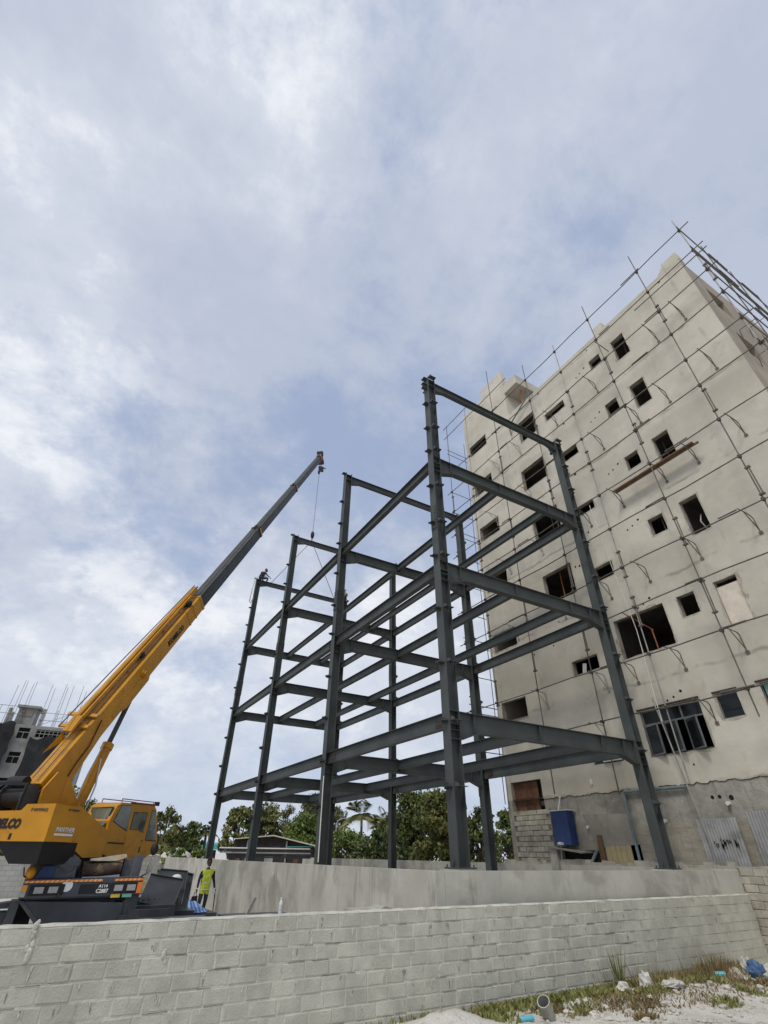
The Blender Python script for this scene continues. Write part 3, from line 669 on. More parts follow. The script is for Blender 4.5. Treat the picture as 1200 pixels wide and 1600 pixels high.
# boarded doorway and the block infill beneath it
b = MB()
for k in range(6): b.box(XF + .16 + .002 * (k % 3), XF + .185 + .002 * (k % 3), 5.7 + .2 * k, 5.895 + .2 * k, 1.67, 2.62)
b.build('plywood_board', M['ply'], nb_)
b = MB(); b.box(XF + .15, XF + .2, 5.62, 5.69, 1.665, 2.63); b.build('door_post', M['timber'], nb_)
b = MB(); b.box(XF + .25, XF + .27, 5.27, 5.62, 1.665, 2.63); b.build('dark_sheet', M['net'], nb_)
b = MB(); b.box(XF + .0, XF + .03, 5.05, 6.92, GZ, 1.655); b.build('old_mortar', M['oldmortar'], nb_)
obm = [block_mesh('brick', .30, .145, .04, 40 + s, M['oldblock'], .01, .008) for s in range(6)]
rd = random.Random(21)
for r in range(10):
    z = 1.58 - .162 * r
    if z < .0: break
    for k in range(7):
        y = 5.05 + .157 + .315 * k - (r % 2) * .157
        if y < 5.1 or y > 6.85: continue
        o = bpy.data.objects.new('brick', rd.choice(obm)); COL.objects.link(o); o.parent = nb_
        o.location = (XF - .012 + rd.uniform(-.006, .006), y + rd.uniform(-.01, .01), z + rd.uniform(-.006, .006)); o.rotation_euler = (rd.uniform(-.03, .03), 0, -math.pi / 2)
b = MB(); b.box(XF - .012, XF + .05, 6.92, BY1 + .002, GZ, ST); b.build('corner_pier', M['rough_base'], nb_)
# cement patch, shelf recess and cupboard door on the base wall
b = MB(); b.prism([(XF + .028, 3.6, 1.42), (XF + .028, 1.75, 1.36), (XF + .028, 1.66, .56), (XF + .028, 3.25, .50)], (-.03, 0, 0)); b.build('cement_patch', mat('dark_cement_patch', (.285, .26, .22), .95, .15, 2, (.2, .18, .15), 1.5, .5, .7, (.15, .12, .09), .55, .8), nb_)
b = MB()
for k in range(5): b.box(XF + .0, XF + .03, 2.0 + .19 * k, 2.18 + .19 * k, -.4, .555)
b.build('cupboard_door', M['palewood'], nb_)
b = MB(); b.box(XF - .05, XF + .029, 2.98, 3.16, -.4, .82); b.build('timber_post', M['timber'], nb_)

# things leaning on or fixed along the base of the building
b = MB(); b.box(-.02, .02, -.38, .38, 0, .98); b.box(-.12, .14, -.46, .42, .985, 1.02)
t_ = thing('water_tank', 'upright dark blue box tank with a pale cap beside the white pipe', 'tank', (XF - .2, 4.32, .56))
q = MB(); q.box(-.16, .16, -.36, .36, 0, .98); q.build('body', M['blue'], t_); q = MB(); q.box(-.2, .19, -.46, .42, .981, 1.01); q.build('cap', M['pvc'], t_)

t_ = thing('lean_to_shelf', 'rough grey lean-to roof shelf below the blue tank with a dark opening', 'shelter', (XF - .3, 4.2, 0))
q = MB(); q.prism([(-.3, .72, .50), (.3, .72, .52), (.3, .72, .55), (-.3, .72, .53)], (0, -1.5, -.17)); q.build('roof_sheet', M['oldmortar'], t_)
q = MB(); q.box(-.2, .2, .36, .68, -1.65, .47); q.build('pier', M['pipegrey'], t_); q = MB(); q.box(.27, .285, -1.0, .5, -1.65, .42); q.build('back_board', M['net'], t_)
q = MB(); q.ball((XF - .35, 4.45, .60), .10, 8, 6, (1, 1.4, .6), .2, 4); tag(q.build('plastic_bag', M['bag'], None, (XF - .3, 4.2, 0)), 'small white bag lying on the lean-to shelf below the blue tank', 'bag')
def lab_tube(name, label, cat, pts, r, m, group=None):
    q = MB(); q.path(pts, r, 8); o = q.build(name, m, None, pts[0]); return tag(o, label, cat, group)
lab_tube('water_pipe', 'thin white water pipe running down the wall in front of the blue tank', 'pipe', [(XF - .05, 4.38, 2.03), (XF - .22, 4.42, 1.6), (XF - .3, 4.55, .2), (XF - .3, 4.56, -1.6)], .022, M['pvc'])
lab_tube('drain_pipe', 'blue grey drain pipe with an elbow running along and down the rough base wall', 'pipe', [(XF - .06, -.36, 1.92), (XF - .06, 1.70, 1.95), (XF - .06, 1.76, 1.92), (XF - .07, 1.76, 1.8), (XF - .1, 1.72, .18), (XF - .1, 1.72, -1.6)], .045, M['bluepipe'])
lab_tube('loose_pipe', 'short blue pipe piece leaning beside the timber post', 'pipe', [(XF - .25, 3.65, -.2), (XF - .1, 3.2, .42)], .05, M['bluepipe'])
lab_tube('vent_pipe', 'long pale teal pipe running slantwise from the parapet across the top floor', 'pipe', [(XF - .1, 3.36, 19.08), (XF - .2, 3.30, 19.6), (XF - .2, 3.12, 19.75), (XF - .2, 1.65, 20.6), (XF - .1, 1.45, 20.75)], .04, M['bluepipe'])
def corrugated(name, label, y0, y1, z0, z1, x, n, group):
    q = MB(); vs = []
    for i in range(n + 1):
        y = y0 + (y1 - y0) * i / n; xx = x + (.028 if i % 2 else -.028)
        vs += [(xx, y, z0), (xx, y, z1), (xx + .004, y, z0), (xx + .004, y, z1)]
    fs = []
    for i in range(n):
        a, c = 4 * i, 4 * i + 4; fs += [(a, a + 1, c + 1, c), (a + 2, c + 2, c + 3, a + 3), (a + 1, a + 3, c + 3, c + 1), (a, c, c + 2, a + 2)]
    q.add(vs, fs); o = q.build(name, M['tin'], None, (x, y0, z0)); tag(o, label, 'metal sheet', group); return o
XB = 7.69
tin = corrugated('corrugated_sheet', 'corrugated metal sheet with black rust stains standing behind the boundary wall', -1.5, -.42, -.1, 1.12, XB + .25, 28, 'corrugated sheets along the boundary wall')
q = MB(); rd = random.Random(2)
for k in range(26):
    y = -.72 - rd.random() * .62; z = .68 - .15 * rd.random(); h = rd.uniform(.03, .11)
    q.add([(XB + .2185, y - .018, z), (XB + .2185, y + .016, z + .01), (XB + .2185, y + .01, z - h), (XB + .2185, y - .012, z - h * .8)], [(0, 1, 2, 3)])
tag(q.build('rust_stain', M['tinstain'], tin, (XB + .25, -1.5, -.1)), kind='stuff')
corrugated('corrugated_sheet', 'clean corrugated metal sheet nearest the right edge behind the boundary wall', -3.0, -1.78, -.1, 1.24, XB + .27, 32, 'corrugated sheets along the boundary wall')

# boundary wall at the foot of the building
bw = thing('boundary_wall', 'old block boundary wall between the plinth and the plastered building', 'wall')
b = MB(); b.box(XB, XB + .15, -1.22, 27, GZ, .03); b.build('wall_panel', M['plinth'], bw)
b = MB(); b.box(XB + .012, XB + .15, -9, -1.222, GZ, .05); b.build('mortar', M['oldmortar'], bw)
rd = random.Random(31)
bbm = [block_mesh('brick', .32, .148, .06, 60 + s, M['oldblock'], .01, .006) for s in range(6)]
for r in range(11):
    z = -.03 - .158 * r
    for k in range(14):
        y = -1.24 - .165 - .333 * k + (r % 2) * .16
        if y > -1.3: y = -1.36
        o = bpy.data.objects.new('brick', rd.choice(bbm)); COL.objects.link(o); o.parent = bw
        o.location = (XB + .034 + rd.uniform(-.006, .004), y, z + rd.uniform(-.005, .005)); o.rotation_euler = (rd.uniform(-.02, .02), 0, -math.pi / 2)
b = MB(); rd = random.Random(14); y = -9.0
while y < 7.2:
    l = rd.uniform(.12, .42); h = rd.uniform(.03, .14) if y > -1.3 else rd.uniform(.02, .06); b.box(XB + rd.uniform(0.002, .02), XB + .15 - rd.uniform(0, .02), y, y + l, .0305 if y > -1.25 else .0505, .05 + h); y += l + .004
b.build('broken_coping', M['oldblock'], bw)

# ------------------------------------------------------------------ scaffolding
scf = thing('scaffolding', 'rusty tube scaffolding hung all over the plastered building', 'scaffolding')
XS = 7.35
UP = [(-7.6, 9.0, 21.85), (-5.63, 8.0, 22.3), (-2.95, 3.2, 22.1), (-.9, 1.9, 21.5), (1.15, 1.8, 22.2), (3.78, 2.0, 24.6), (6.1, 1.5, 23.3), (8.0, 2.2, 23.5)]
LEDG = [20.93, 19.35, 17.92, 16.43, 14.88, 13.5, 11.83, 10.23, 8.6, 7.1, 5.5, 3.89]
rd = random.Random(77)
for i, (y, z0, z1) in enumerate(UP):
    b = MB(); yo = {4: .25, 5: .2, 6: .25}.get(i, -.25 if i == 2 else 0)
    ybot = y + (yo if i != 2 else -.3)
    b.tube((XS, ybot, z0), (XS, y, z1), .021, 8); b.build('upright', M['tube'] if i % 3 else M['tube_pale'], scf)
    for z in (17.4, 13.2, 9.3, 6.4):              # doubled lap joints
        if z0 < z < z1 - 1:
            z += rd.uniform(-.6, .6); yy = ybot + (y - ybot) * (z - z0) / (z1 - z0)
            b = MB(); b.tube((XS - .02, yy - .07, z - .55), (XS - .02, yy - .07, z + .55), .021, 8)
            for k in (-.5, .5): b.box(XS - .05, XS + .03, yy - .11, yy + .04, z + k - .025, z + k + .025)
            b.build('splice_tube', M['tube'], scf)
for k, z in enumerate(LEDG):
    b = MB(); ye = 8.35 if z < 20.5 else 4.2
    sag = [(XS - .05, -8.0 + (ye + 8.0) * t / 8, z + .035 * math.sin(t * 2.1 + k) * (1 if 0 < t < 8 else 0)) for t in range(9)]
    b.path(sag, .021, 8); b.build('ledger', M['tube'], scf)
    for i, (y, z0, z1) in enumerate(UP):
        if z0 - .1 < z < z1 and y < ye:
            yo = {4: .25, 5: .2, 6: .25, 2: -.3}.get(i, 0); yy = y + yo * (1 - (z - z0) / (z1 - z0))
            b = MB(); b.obox((XS - .03, yy, z), (.055, 0, 0), (0, .04, .012), (0, -.01, .045)); b.build('coupler', M['clamp'], scf)
    for yy in (rd.uniform(-6, -3), rd.uniform(0, 4)):
        b = MB(); b.tube((XS - .085, yy, z + .035), (XS - .085, yy + rd.uniform(.5, .9), z + .035), .023, 8); b.build('splice_tube', M['tube'], scf)
for z, ya, yb in ((18.97, -8.0, -4.9), (22.42, 2.4, 8.3), (23.3, 5.4, 8.3)):
    b = MB(); b.tube((XS - .05, ya, z), (XS - .05, yb, z + .03), .021, 8); b.build('ledger', M['tube'], scf)
BR = {17.92: (-6.13, -4.96, -1.92, .5, 3.0, 4.65), 14.88: (-6.16, -4.37, -3.11, -1.33, .6, 2.89, 5.4), 11.83: (-5.9, -4.34, -3.14, -1.34, .23, 2.92, 5.0), 8.6: (-5.0, -3.21, -1.35, .25, 2.46, 5.2), 5.5: (-5.2, -3.34, -1.51, .16, 1.35, 4.2), 3.89: (-1.84, 1.84, 4.6)}
for z, l in BR.items():
    for y in l:
        y += .04; b = MB()
        b.path([(XS - .1, y, z + .05), (XS + .2, y, z + .07), (XF - .14, y, z + .055), (XF - .06, y, z - .01)], .016, 6)
        b.path([(XF - .05, y, z), (XF - .035, y, z - .30), (XF - .01, y, z - .52)], .014, 6)
        b.tube((XS + .25, y, z + .05), (XF - .03, y, z - .42), .014, 6)
        b.box(XF - .02, XF - .002, y - .05, y + .05, z - .56, z - .46)
        b.build('bracket', M['tube'] if y < 1 else M['tube_pale'], scf)
b = MB(); b.tube((XS, -2.9, 19.36), (XF + .9, -3.05, 18.75), .019, 6); b.build('tie_tube', M['tube'], scf)
b = MB(); b.tube((XS, -2.0 + 1.6, 7.1), (XF + .2, -.75, 6.55), .02, 6); b.tube((XF + .15, -.72, 6.6), (XF + .05, -.80, 5.75), .025, 6); b.build('tie_tube', mat('red_rusty_tube', (.22, .07, .035), .6, .3, 5), scf)
# far return of the scaffold
for z in (21.0, 19.4, 17.92, 16.43, 14.88, 13.5, 11.83, 10.23, 8.6, 7.1, 5.5, 3.9):
    for dz in (-.04, .3) if z in (14.88, 8.6, 5.5, 21.0) else (0,):
        b = MB(); b.tube((XS - .12, 8.0, z + dz), (XF + 1.3, 8.02, z + dz - .02), .019, 6); b.build('transom', M['tube'], scf)
b = MB(); b.tube((XF + .6, 8.0, 2), (XF + .6, 8.0, 22.5), .019, 6); b.build('upright', M['tube'], scf)
# near return of the scaffold along the end wall
YN = -7.6
for z in (20.93, 19.35, 18.97, 17.92, 16.43, 14.88, 13.5, 11.83, 10.23, 8.6):
    b = MB(); b.tube((XS - .25, YN - .03, z + .04), (17, YN - .03, z + .04), .021, 8); b.build('ledger', M['tube'], scf)
for x in (9.4, 11.6, 13.8, 16):
    b = MB(); b.tube((x, YN, 4), (x, YN, 21.9), .021, 8); b.build('upright', M['tube'], scf)
for x, z in ((9.3, 20.93), (9.0, 19.35), (10.5, 17.92), (11.8, 20.93)):
    b = MB(); b.tube((x, YN - .06, z + .1), (x + 1.4, YN - .06, z + .1), .023, 8); b.build('splice_tube', M['tube'], scf)
for x, z in ((9.4, 16.43), (11.2, 17.92), (9.4, 14.88), (11.6, 14.88)):
    b = MB(); b.path([(x, YN, z + .05), (x, BY0 - .1, z + .05), (x, BY0 - .05, z - .5)], .016, 6); b.build('bracket', M['tube'], scf)
lab = thing('scaffold_plank', 'long brown timber plank lying on scaffold brackets in front of the middle windows', 'plank', (XS + .42, -4.5, 11.92))
q = MB(); q.obox((0, 1.58, 0), (.11, 0, 0), (0, 1.6, 0), (0, 0, .022)); q.build('board', M['timber'], lab)
q = MB(); q.obox((.03, 1.5, -.05), (.03, 0, 0), (0, 1.66, 0), (0, 0, .027)); q.build('runner', M['timber'], lab)
lab_tube('hanging_rope', 'thin pale rope hanging down the facade across the wide dark opening', 'rope', [(XS + .25, -.2, 11.9), (XS + .25, -.4, 8.6), (XS + .25, -.58, 6.45), (XS + .25, -.54, 5.28), (XS + .25, -.5, 4.39), (XS + .25, -.5, 3.6)], .011, M['rope_white'])
lab_tube('scaffold_pole', 'loose grey pole slanting down from the casement window to the corrugated sheet', 'pole', [(XF - .35, -.30, 4.35), (XF - .35, -.37, 3.81), (XF - .35, -.55, 2.1), (XF - .35, -.70, .6)], .022, M['tube_pale'])
b = MB(); b.path([(XF + .05, -3.66, 8.98), (XF - .1, -3.62, 9.25), (XF + .45, -3.5, 9.8)], .025, 6); tag(b.build('loose_prop', M['tube_pale'], None, (XF, -3.6, 9)), 'pale prop leaning out of the tall window above the walled-up doorway', 'prop')
q = MB(); q.box(0, .02, 0, .17, 0, .36); o = q.build('loose_board', M['pvc'], None); o.location = (XF + .1, 2.22, 5.845); o.rotation_euler = (.25, 0, 0)
tag(o, 'small pale board leaning inside the low slot window left of the right-hand column', 'board')

# ------------------------------------------------------------------ crane
CO_ = Vector((-6.435, 5.511, GZ)); cf = Vector((0, -1, 0)); cl = Vector((1, 0, 0)); ZZ = Vector((0, 0, 1))
crane = thing('mobile_crane', 'big yellow mobile crane with its long grey telescopic boom raised over the steel frame', 'crane', CO_)
def cp_(l, f, z): return CO_ + cl * l + cf * f + ZZ * (z + .015 * l)
def cbox(mb, l0, l1, f0, f1, z0, z1, mi=0):
    return mb.obox(cp_((l0 + l1) / 2, (f0 + f1) / 2, (z0 + z1) / 2), (cl + ZZ * .015) * (l1 - l0) / 2, cf * (f1 - f0) / 2, ZZ * (z1 - z0) / 2, mi)
def part(mb, name, m, parent=None): return mb.build(name, m, parent or crane, CO_)
b = MB(); cbox(b, -1.10, 1.26, -9.2, -.26, .92, 1.24); carrier = part(b, 'carrier_frame', M['chassis'])
b = MB(); cbox(b, -1.13, 1.28, -.25, 0, 1.04, 1.285); b.prism([cp_(-1.13, 0, 1.04), cp_(1.28, 0, 1.04), cp_(1.22, -.06, 1.0), cp_(-1.07, -.06, 1.0)], cf * -.18); fp = part(b, 'front_panel', M['slate'])
b = MB(); b.prism([cp_(-1.02, -.02, .985), cp_(.98, -.02, .90), cp_(.98, -.02, .5), cp_(-.45, -.02, .5)], cf * -.12); part(b, 'bumper_skirt', M['chassis'])
b = MB(); b.prism([cp_(-1.12, .01, 1.0), cp_(-1.02, .01, .99), cp_(-.44, .01, .50), cp_(-.56, .01, .50)], cf * -.1); cbox(b, -1.25, -1.08, -.7, -.05, .62, 1.0); part(b, 'step_bracket', M['chassis'])
b = MB(); cbox(b, .99, 1.27, -.3, -.03, .4, 1.035); part(b, 'bumper_end', M['chassis'])
b = MB(); cbox(b, -2.3, -1.26, -.9, -.3, .45, .80); cbox(b, -2.5, -2.2, -.75, -.45, -.02, .44); cbox(b, -2.7, -2.0, -.95, -.25, -.0, .05); b.prism([cp_(-2.3, -.3, .86), cp_(-1.26, -.3, .86), cp_(-1.26, -.3, .97)], cf * -.5); part(b, 'outrigger', M['chassis'])
b = MB(); cbox(b, 1.27, 2.2, -.9, -.3, .45, .80); cbox(b, 2.1, 2.35, -.75, -.45, 0, .5); cbox(b, 1.9, 2.6, -.95, -.25, 0, .05); part(b, 'outrigger', M['chassis'])
b = MB()
for l0, l1 in ((-1.12, .41), (.66, 1.27)):
    n_ = int((l1 - l0) / .095)
    cbox(b, l0, l1, .002, .014, 1.295, 1.338, 0)
    for k in range(n_):
        a = l0 + .02 + k * .095; b.prism([cp_(a, .0145, 1.297), cp_(a + .035, .0145, 1.297), cp_(a + .06, .0145, 1.336), cp_(a + .025, .0145, 1.336)], cf * .004, 1)
part(b, 'hazard_strip', [M['orange'], mat('hazard_cream', (.72, .50, .22), .5, .1, 4)], fp)
cbx = MB(); cbox(cbx, -1.13, 1.28, -.25, -.02, 1.286, 1.36); part(cbx, 'front_ledge', M['slate'])
for l0, pair in ((-.98, (-.93, -.62)), (.60, (.66, .93))):
    b = MB(); cbox(b, l0, l0 + .66, .001, .025, 1.075, 1.265); hh = part(b, 'headlight_housing', M['black'])
    for k in (0, 1):
        b = MB(); cbox(b, l0 + .09 + k * .27, l0 + .27 + k * .27, .0255, .04, 1.115, 1.225); part(b, 'headlight', M['lens'], hh)
b = MB(); cbox(b, -1.125, -1.03, .001, .02, 1.06, 1.265); part(b, 'indicator', M['amber'], fp); b = MB(); cbox(b, -1.125, -1.03, .021, .024, 1.06, 1.15); part(b, 'marker_lamp', M['lens'], fp)
b = MB(); cbox(b, 1.275 - .10, 1.275, .02, .035, 1.06, 1.265); part(b, 'indicator', M['orange'], fp)
b = MB(); b.tube(cp_(-.28, .001, 1.235), cp_(-.28, .012, 1.235), .11, 16); part(b, 'badge', M['white'], fp)
b = MB(); cbox(b, -.02, .30, .001, .012, 1.08, 1.25); part(b, 'grille', M['black'], fp)
b = MB(); cbox(b, .31, .58, .001, .012, 1.075, 1.265); npl = part(b, 'number_plate', M['black'], fp)
text_mesh('A114', .085, cp_(.36, .013, 1.185), cl, ZZ, 'lettering', M['white'], npl, CO_, .002)
text_mesh('C2887', .10, cp_(.325, .013, 1.092), cl, ZZ, 'lettering', M['white'], npl, CO_, .003, 0, .25)
b = MB(); cbox(b, .66, .85, .001, .012, .995, 1.06); part(b, 'sticker', mat('yellow_sticker', (.6, .42, .06), .6), fp); b = MB(); cbox(b, .90, 1.10, .001, .012, .995, 1.06); part(b, 'sticker', mat('green_sticker', (.16, .42, .30), .6), fp)
b = MB(); b.path([cp_(-.40, .02, 1.02), cp_(-.40, .08, 1.03), cp_(-.40, .08, 1.12)], .018, 6); part(b, 'tow_hook', M['steel_rust'], fp)
b = MB(); cbox(b, -1.12, 1.27, -3.0, -.26, 1.245, 1.27); part(b, 'deck_plate', M['chassis'])
b = MB(); b.ball(cp_(-1.07, -.1, 1.47), .13, 10, 7, (.8, .7, 1.0)); part(b, 'amber_lamp', M['amber'])
for sgn, z_ in ((-1, 1.72), (1, 1.60)):
    L0 = -1.15 if sgn < 0 else 1.3; b = MB()
    b.path([cp_(L0 - sgn * .1, -.1, 1.36), cp_(L0 + sgn * .02, -.02, 1.42), cp_(L0 + sgn * .06 - (.02 if sgn < 0 else 0), .02, z_ - .12), cp_(L0 + sgn * .06, .02, z_ + .1)], .014, 6); mr = part(b, 'mirror_arm', M['black'])
    c = cp_(L0 + sgn * .08, .03, z_); u = (cl * .30 + cf * .2 + ZZ).normalized(); s_ = (cl + cf * (-.5 * sgn)).normalized(); nn = s_.cross(u)
    b = MB(); ring = [c + u * .20 * math.sin(2 * math.pi * k / 16) + s_ * .085 * math.cos(2 * math.pi * k / 16) for k in range(16)]; b.prism(ring, nn * .03); part(b, 'mirror', M['white'] if sgn < 0 else M['chrome'], mr)
b = MB(); b.ball(cp_(1.36, .03, 1.90), .10, 10, 7, (.9, .8, 1.3)); part(b, 'mirror', M['black'])
for f in (-1.5, -5.2, -6.6):
    for l in (-.93, 1.08):
        b = MB(); b.tube(cp_(l - .16, f, .5), cp_(l + .16, f, .5), .5, 20); w_ = part(b, 'wheel', M['black'])
        b = MB(); b.tube(cp_(l - .165, f, .5), cp_(l + .165, f, .5), .27, 14); part(b, 'rim', M['chassis'], w_)
# upper works: a along the boom, b to its right, z above the ground
SO = Vector((-7.622, 7.1106, GZ)); SA = math.radians(51.23); sh = Vector((math.cos(SA), math.sin(SA), 0)); sr = Vector((sh.y, -sh.x, 0))
def sp(a, b_, z): return SO + sh * a + sr * b_ + ZZ * z
b = MB(); b.prism([sp(-1.8, -1.2, 2.015), sp(-1.8, 1.66, 2.015), sp(-1.8, 1.64, 2.71), sp(-1.8, .93, 2.70), sp(-1.8, .83, 2.58), sp(-1.8, -1.2, 2.54)], sh * .24)
b.prism([sp(-1.555, -1.2, 2.018), sp(-1.555, 1.645, 2.018), sp(-1.555, 1.63, 2.70), sp(-1.555, .93, 2.69), sp(-1.555, .83, 2.57), sp(-1.555, -1.2, 2.53)], sh * .65)
cwt = part(b, 'counterweight', M['yellow'])
b = MB(); b.prism([sp(-1.75, .48, 2.012), sp(-1.75, 1.62, 2.012), sp(-1.6, 1.5, 1.62), sp(-1.6, .84, 1.62)], sh * 1.1); b.prism([sp(-.6, .1, 2.0), sp(-.6, 1.2, 2.0), sp(-.6, 1.2, 1.6), sp(-.6, .2, 1.6)], sh * 2.0)
part(b, 'underframe', M['black']); b = MB(); b.tube(sp(0.35, .55, 1.2), sp(.35, .55, 1.599), .6, 20); part(b, 'turntable', M['black'])
text_mesh('KOBELCO', .235, sp(-1.806, .05, 2.255), sr, ZZ, 'lettering', M['black'], cwt, CO_, .013, .14, .90)
text_mesh('T499902', .085, sp(-1.806, 1.06, 2.565), sr, ZZ, 'lettering', M['chassis'], cwt, CO_, 0, .15, .42)
text_mesh('PANTHER', .125, sp(-1.56, 1.652, 2.20), sh, ZZ, 'lettering', M['white'], cwt, CO_, .002, .1, .60)
text_mesh('07108098', .06, sp(-1.35, 1.645, 2.60), sh, ZZ, 'lettering', M['chassis'], cwt, CO_, 0, 0, .36)
b = MB(); b.obox(sp(-1.27, 1.655, 2.15), sh * .30, sr * .003, ZZ * .022); part(b, 'stripe', M['white'], cwt)
b = MB(); b.obox(sp(-1.802, .80, 2.10), sr * .03, sh * .006, ZZ * .055); part(b, 'latch', M['black'], cwt)
b = MB(); b.prism([sp(-.90, 1.52, 2.02), sp(-.90, 1.52, 2.71), sp(-.78, 1.52, 2.72), sp(.50, 1.52, 2.28), sp(.55, 1.52, 1.74), sp(-.2, 1.52, 1.73)], sr * -.62); part(b, 'engine_cover', M['yellow'])
# cab
b = MB(); b.prism([sp(.58, 1.5, 1.80), sp(.46, 1.5, 2.5), sp(.62, 1.5, 2.84), sp(.80, 1.5, 2.93), sp(2.38, 1.5, 2.985), sp(2.55, 1.5, 2.87), sp(3.0, 1.5, 2.11), sp(2.93, 1.5, 1.88), sp(2.45, 1.5, 1.68), sp(1.33, 1.5, 1.65)], sr * -.74); cab = part(b, 'cab', M['yellow'])
def cabpoly(pts, name, m, off=.006, par=None, th=.006):
    q = MB(); q.prism([sp(a, 1.5 + off, z) for a, z in pts], sr * th); return part(q, name, m, par or cab)
for pts in ([(.80, 2.87), (1.27, 2.90), (1.33, 2.30), (.62, 2.49)], [(1.44, 2.76), (2.13, 2.78), (2.13, 2.30), (1.97, 2.32), (1.90, 2.35), (1.45, 2.35)], [(2.32, 2.86), (2.50, 2.83), (2.93, 2.11), (2.33, 2.12)]):
    cx = sum(p[0] for p in pts) / len(pts); cz = sum(p[1] for p in pts) / len(pts)
    sl_ = cabpoly([(cx + (a - cx) * 1.0, cz + (z - cz) * 1.0) for a, z in pts], 'window_seal', M['black'], .001, None, .005)
    cabpoly([(cx + (a - cx) * .95, cz + (z - cz) * .95) for a, z in pts], 'window', M['cabglass'], .007, sl_, .004)
cabpoly([(1.36, 2.23), (2.24, 2.23), (2.34, 1.74), (1.37, 1.73)], 'door_panel', M['yellow'], .001, None, .008)
cabpoly([(.64, 2.055), (1.33, 2.05), (1.33, 2.02), (.64, 2.025)], 'vent_slot', M['black'])
cabpoly([(2.12, 1.98), (2.17, 1.98), (2.16, 1.85), (2.11, 1.85)], 'door_handle', M['black'], .01)
cabpoly([(2.14, 2.13), (2.18, 2.13), (2.18, 2.09), (2.14, 2.09)], 'door_lock', M['black'], .01)
rw = [sp(.612, .84, 2.76), sp(.592, 1.42, 2.74), sp(.452, 1.38, 2.42), sp(.452, 1.05, 2.42)]
q = MB(); off = -sh * .012; q.prism([Vector(p) + off - sh * (.015 if i < 2 else 0) for i, p in enumerate([sp(.62, .80, 2.80), sp(.60, 1.46, 2.82), sp(.47, 1.43, 2.36), sp(.47, .96, 2.36)])], -sh * .01); rs = part(q, 'window_seal', M['black'], cab)
q = MB(); q.prism([Vector(p) - sh * (.026 + (.015 if i < 2 else 0)) for i, p in enumerate([sp(.60, .84, 2.78), sp(.585, 1.42, 2.78), sp(.475, 1.39, 2.40), sp(.475, 1.0, 2.40)])], -sh * .006); part(q, 'window', M['cabglass'], rs)
q = MB()
for b_ in (.86, 1.44): q.path([sp(.85, b_, 3.02), sp(2.42, b_, 3.06)], .012, 6); q.path([sp(.85, b_, 2.93), sp(.85, b_, 3.02)], .012, 6); q.path([sp(2.4, b_, 2.97), sp(2.42, b_, 3.06)], .012, 6)
q.path([sp(1.2, 1.505, 2.955), sp(2.4, 1.505, 2.99)], .022, 6); part(q, 'roof_rail', M['red'], cab)
q = MB(); q.obox(sp(2.58, 1.45, 3.03), sh * .06, sr * .05, ZZ * .05); part(q, 'work_lamp', M['black'], cab)
# boom
BF = sp(-.38, 0, 3.34); BT = Vector((3.41732, 20.8544, 28.79552)); bd = (BT - BF).normalized(); bs = bd.cross(ZZ).normalized(); bu = bs.cross(bd)
BLn = (BT - BF).length
def boom_box(mb, s0, s1, w, d, dn=0): mb.obox(BF + bd * (s0 + s1) / 2 + bu * dn, bd * (s1 - s0) / 2, bs * w / 2, bu * d / 2)
DA = BT - BF; s1 = BLn * .262; s2 = BLn * .492; s3 = BLn * .735
b = MB(); boom_box(b, -.35, s1, .46, .58); b.prism([BF + bd * -.25 + bs * .21 - bu * .285, BF + bd * 1.9 + bs * .21 - bu * .285, BF + bd * .9 + bs * .21 - bu * .42, BF + bd * .1 + bs * .21 - bu * .5], bs * -.42); b.prism([BF + bd * 2.6 + bs * .215 - bu * .285, BF + bd * 4.35 + bs * .215 - bu * .285, BF + bd * 4.2 + bs * .215 - bu * .40, BF + bd * 2.9 + bs * .215 - bu * .40], bs * -.43); base = part(b, 'boom_section', M['yellow'])
b = MB()
for s in (s1 - .12, s1 - .75, s1 - 1.25):
    boom_box(b, s, s + (.12 if s > s1 - .2 else .05), .50, .62)
part(b, 'boom_collar', M['yellow'], base)
for (p0, p1, w, d, m) in ((s1 - .5, s2, .42, .55, 'boomgrey'), (s2 - .5, s3, .38, .49, 'boomgrey'), (s3 - .5, BLn - .35, .33, .42, 'boomgrey')):
    b = MB(); boom_box(b, p0, p1, w, d)
    for sg in (-1, 1): b.obox(BF + bd * (p0 + p1) / 2 + bs * sg * (w / 2 + .004) + bu * d * .30, bd * (p1 - p0) / 2, bs * .004, bu * .02)
    sec = part(b, 'boom_section', M[m])
    b = MB(); boom_box(b, p1 - .14, p1 + .03, w + .05, d + .05); b.obox(BF + bd * (p1 - .05) + bu * (d / 2 + .06), bd * .16, bs * .06, bu * .05); part(b, 'boom_collar', M['black'], sec)
    if p1 < BLn - 1:
        b = MB(); b.obox(BF + bd * (p1 - .06) + bs * (w / 2 + .05) - bu * .02, bd * .07, bs * .012, bu * d * .42); part(b, 'wear_pad', M['yellow'], sec)
b = MB(); b.prism([BT + bs * .2 - bd * .45 + bu * .22, BT + bs * .2 + bd * .35 + bu * .42, BT + bs * .2 + bd * .42 + bu * .1, BT + bs * .2 + bd * .1 - bu * .55, BT + bs * .2 - bd * .25 - bu * .5, BT + bs * .2 - bd * .45 - bu * .2], bs * -.4); bh = part(b, 'boom_head', M['red'])
for (a_, u_) in ((.25, .28), (.0, -.42)):
    b = MB(); b.tube(BT + bd * a_ + bu * u_ - bs * .24, BT + bd * a_ + bu * u_ + bs * .24, .24, 16); part(b, 'sheave', M['black'], bh)
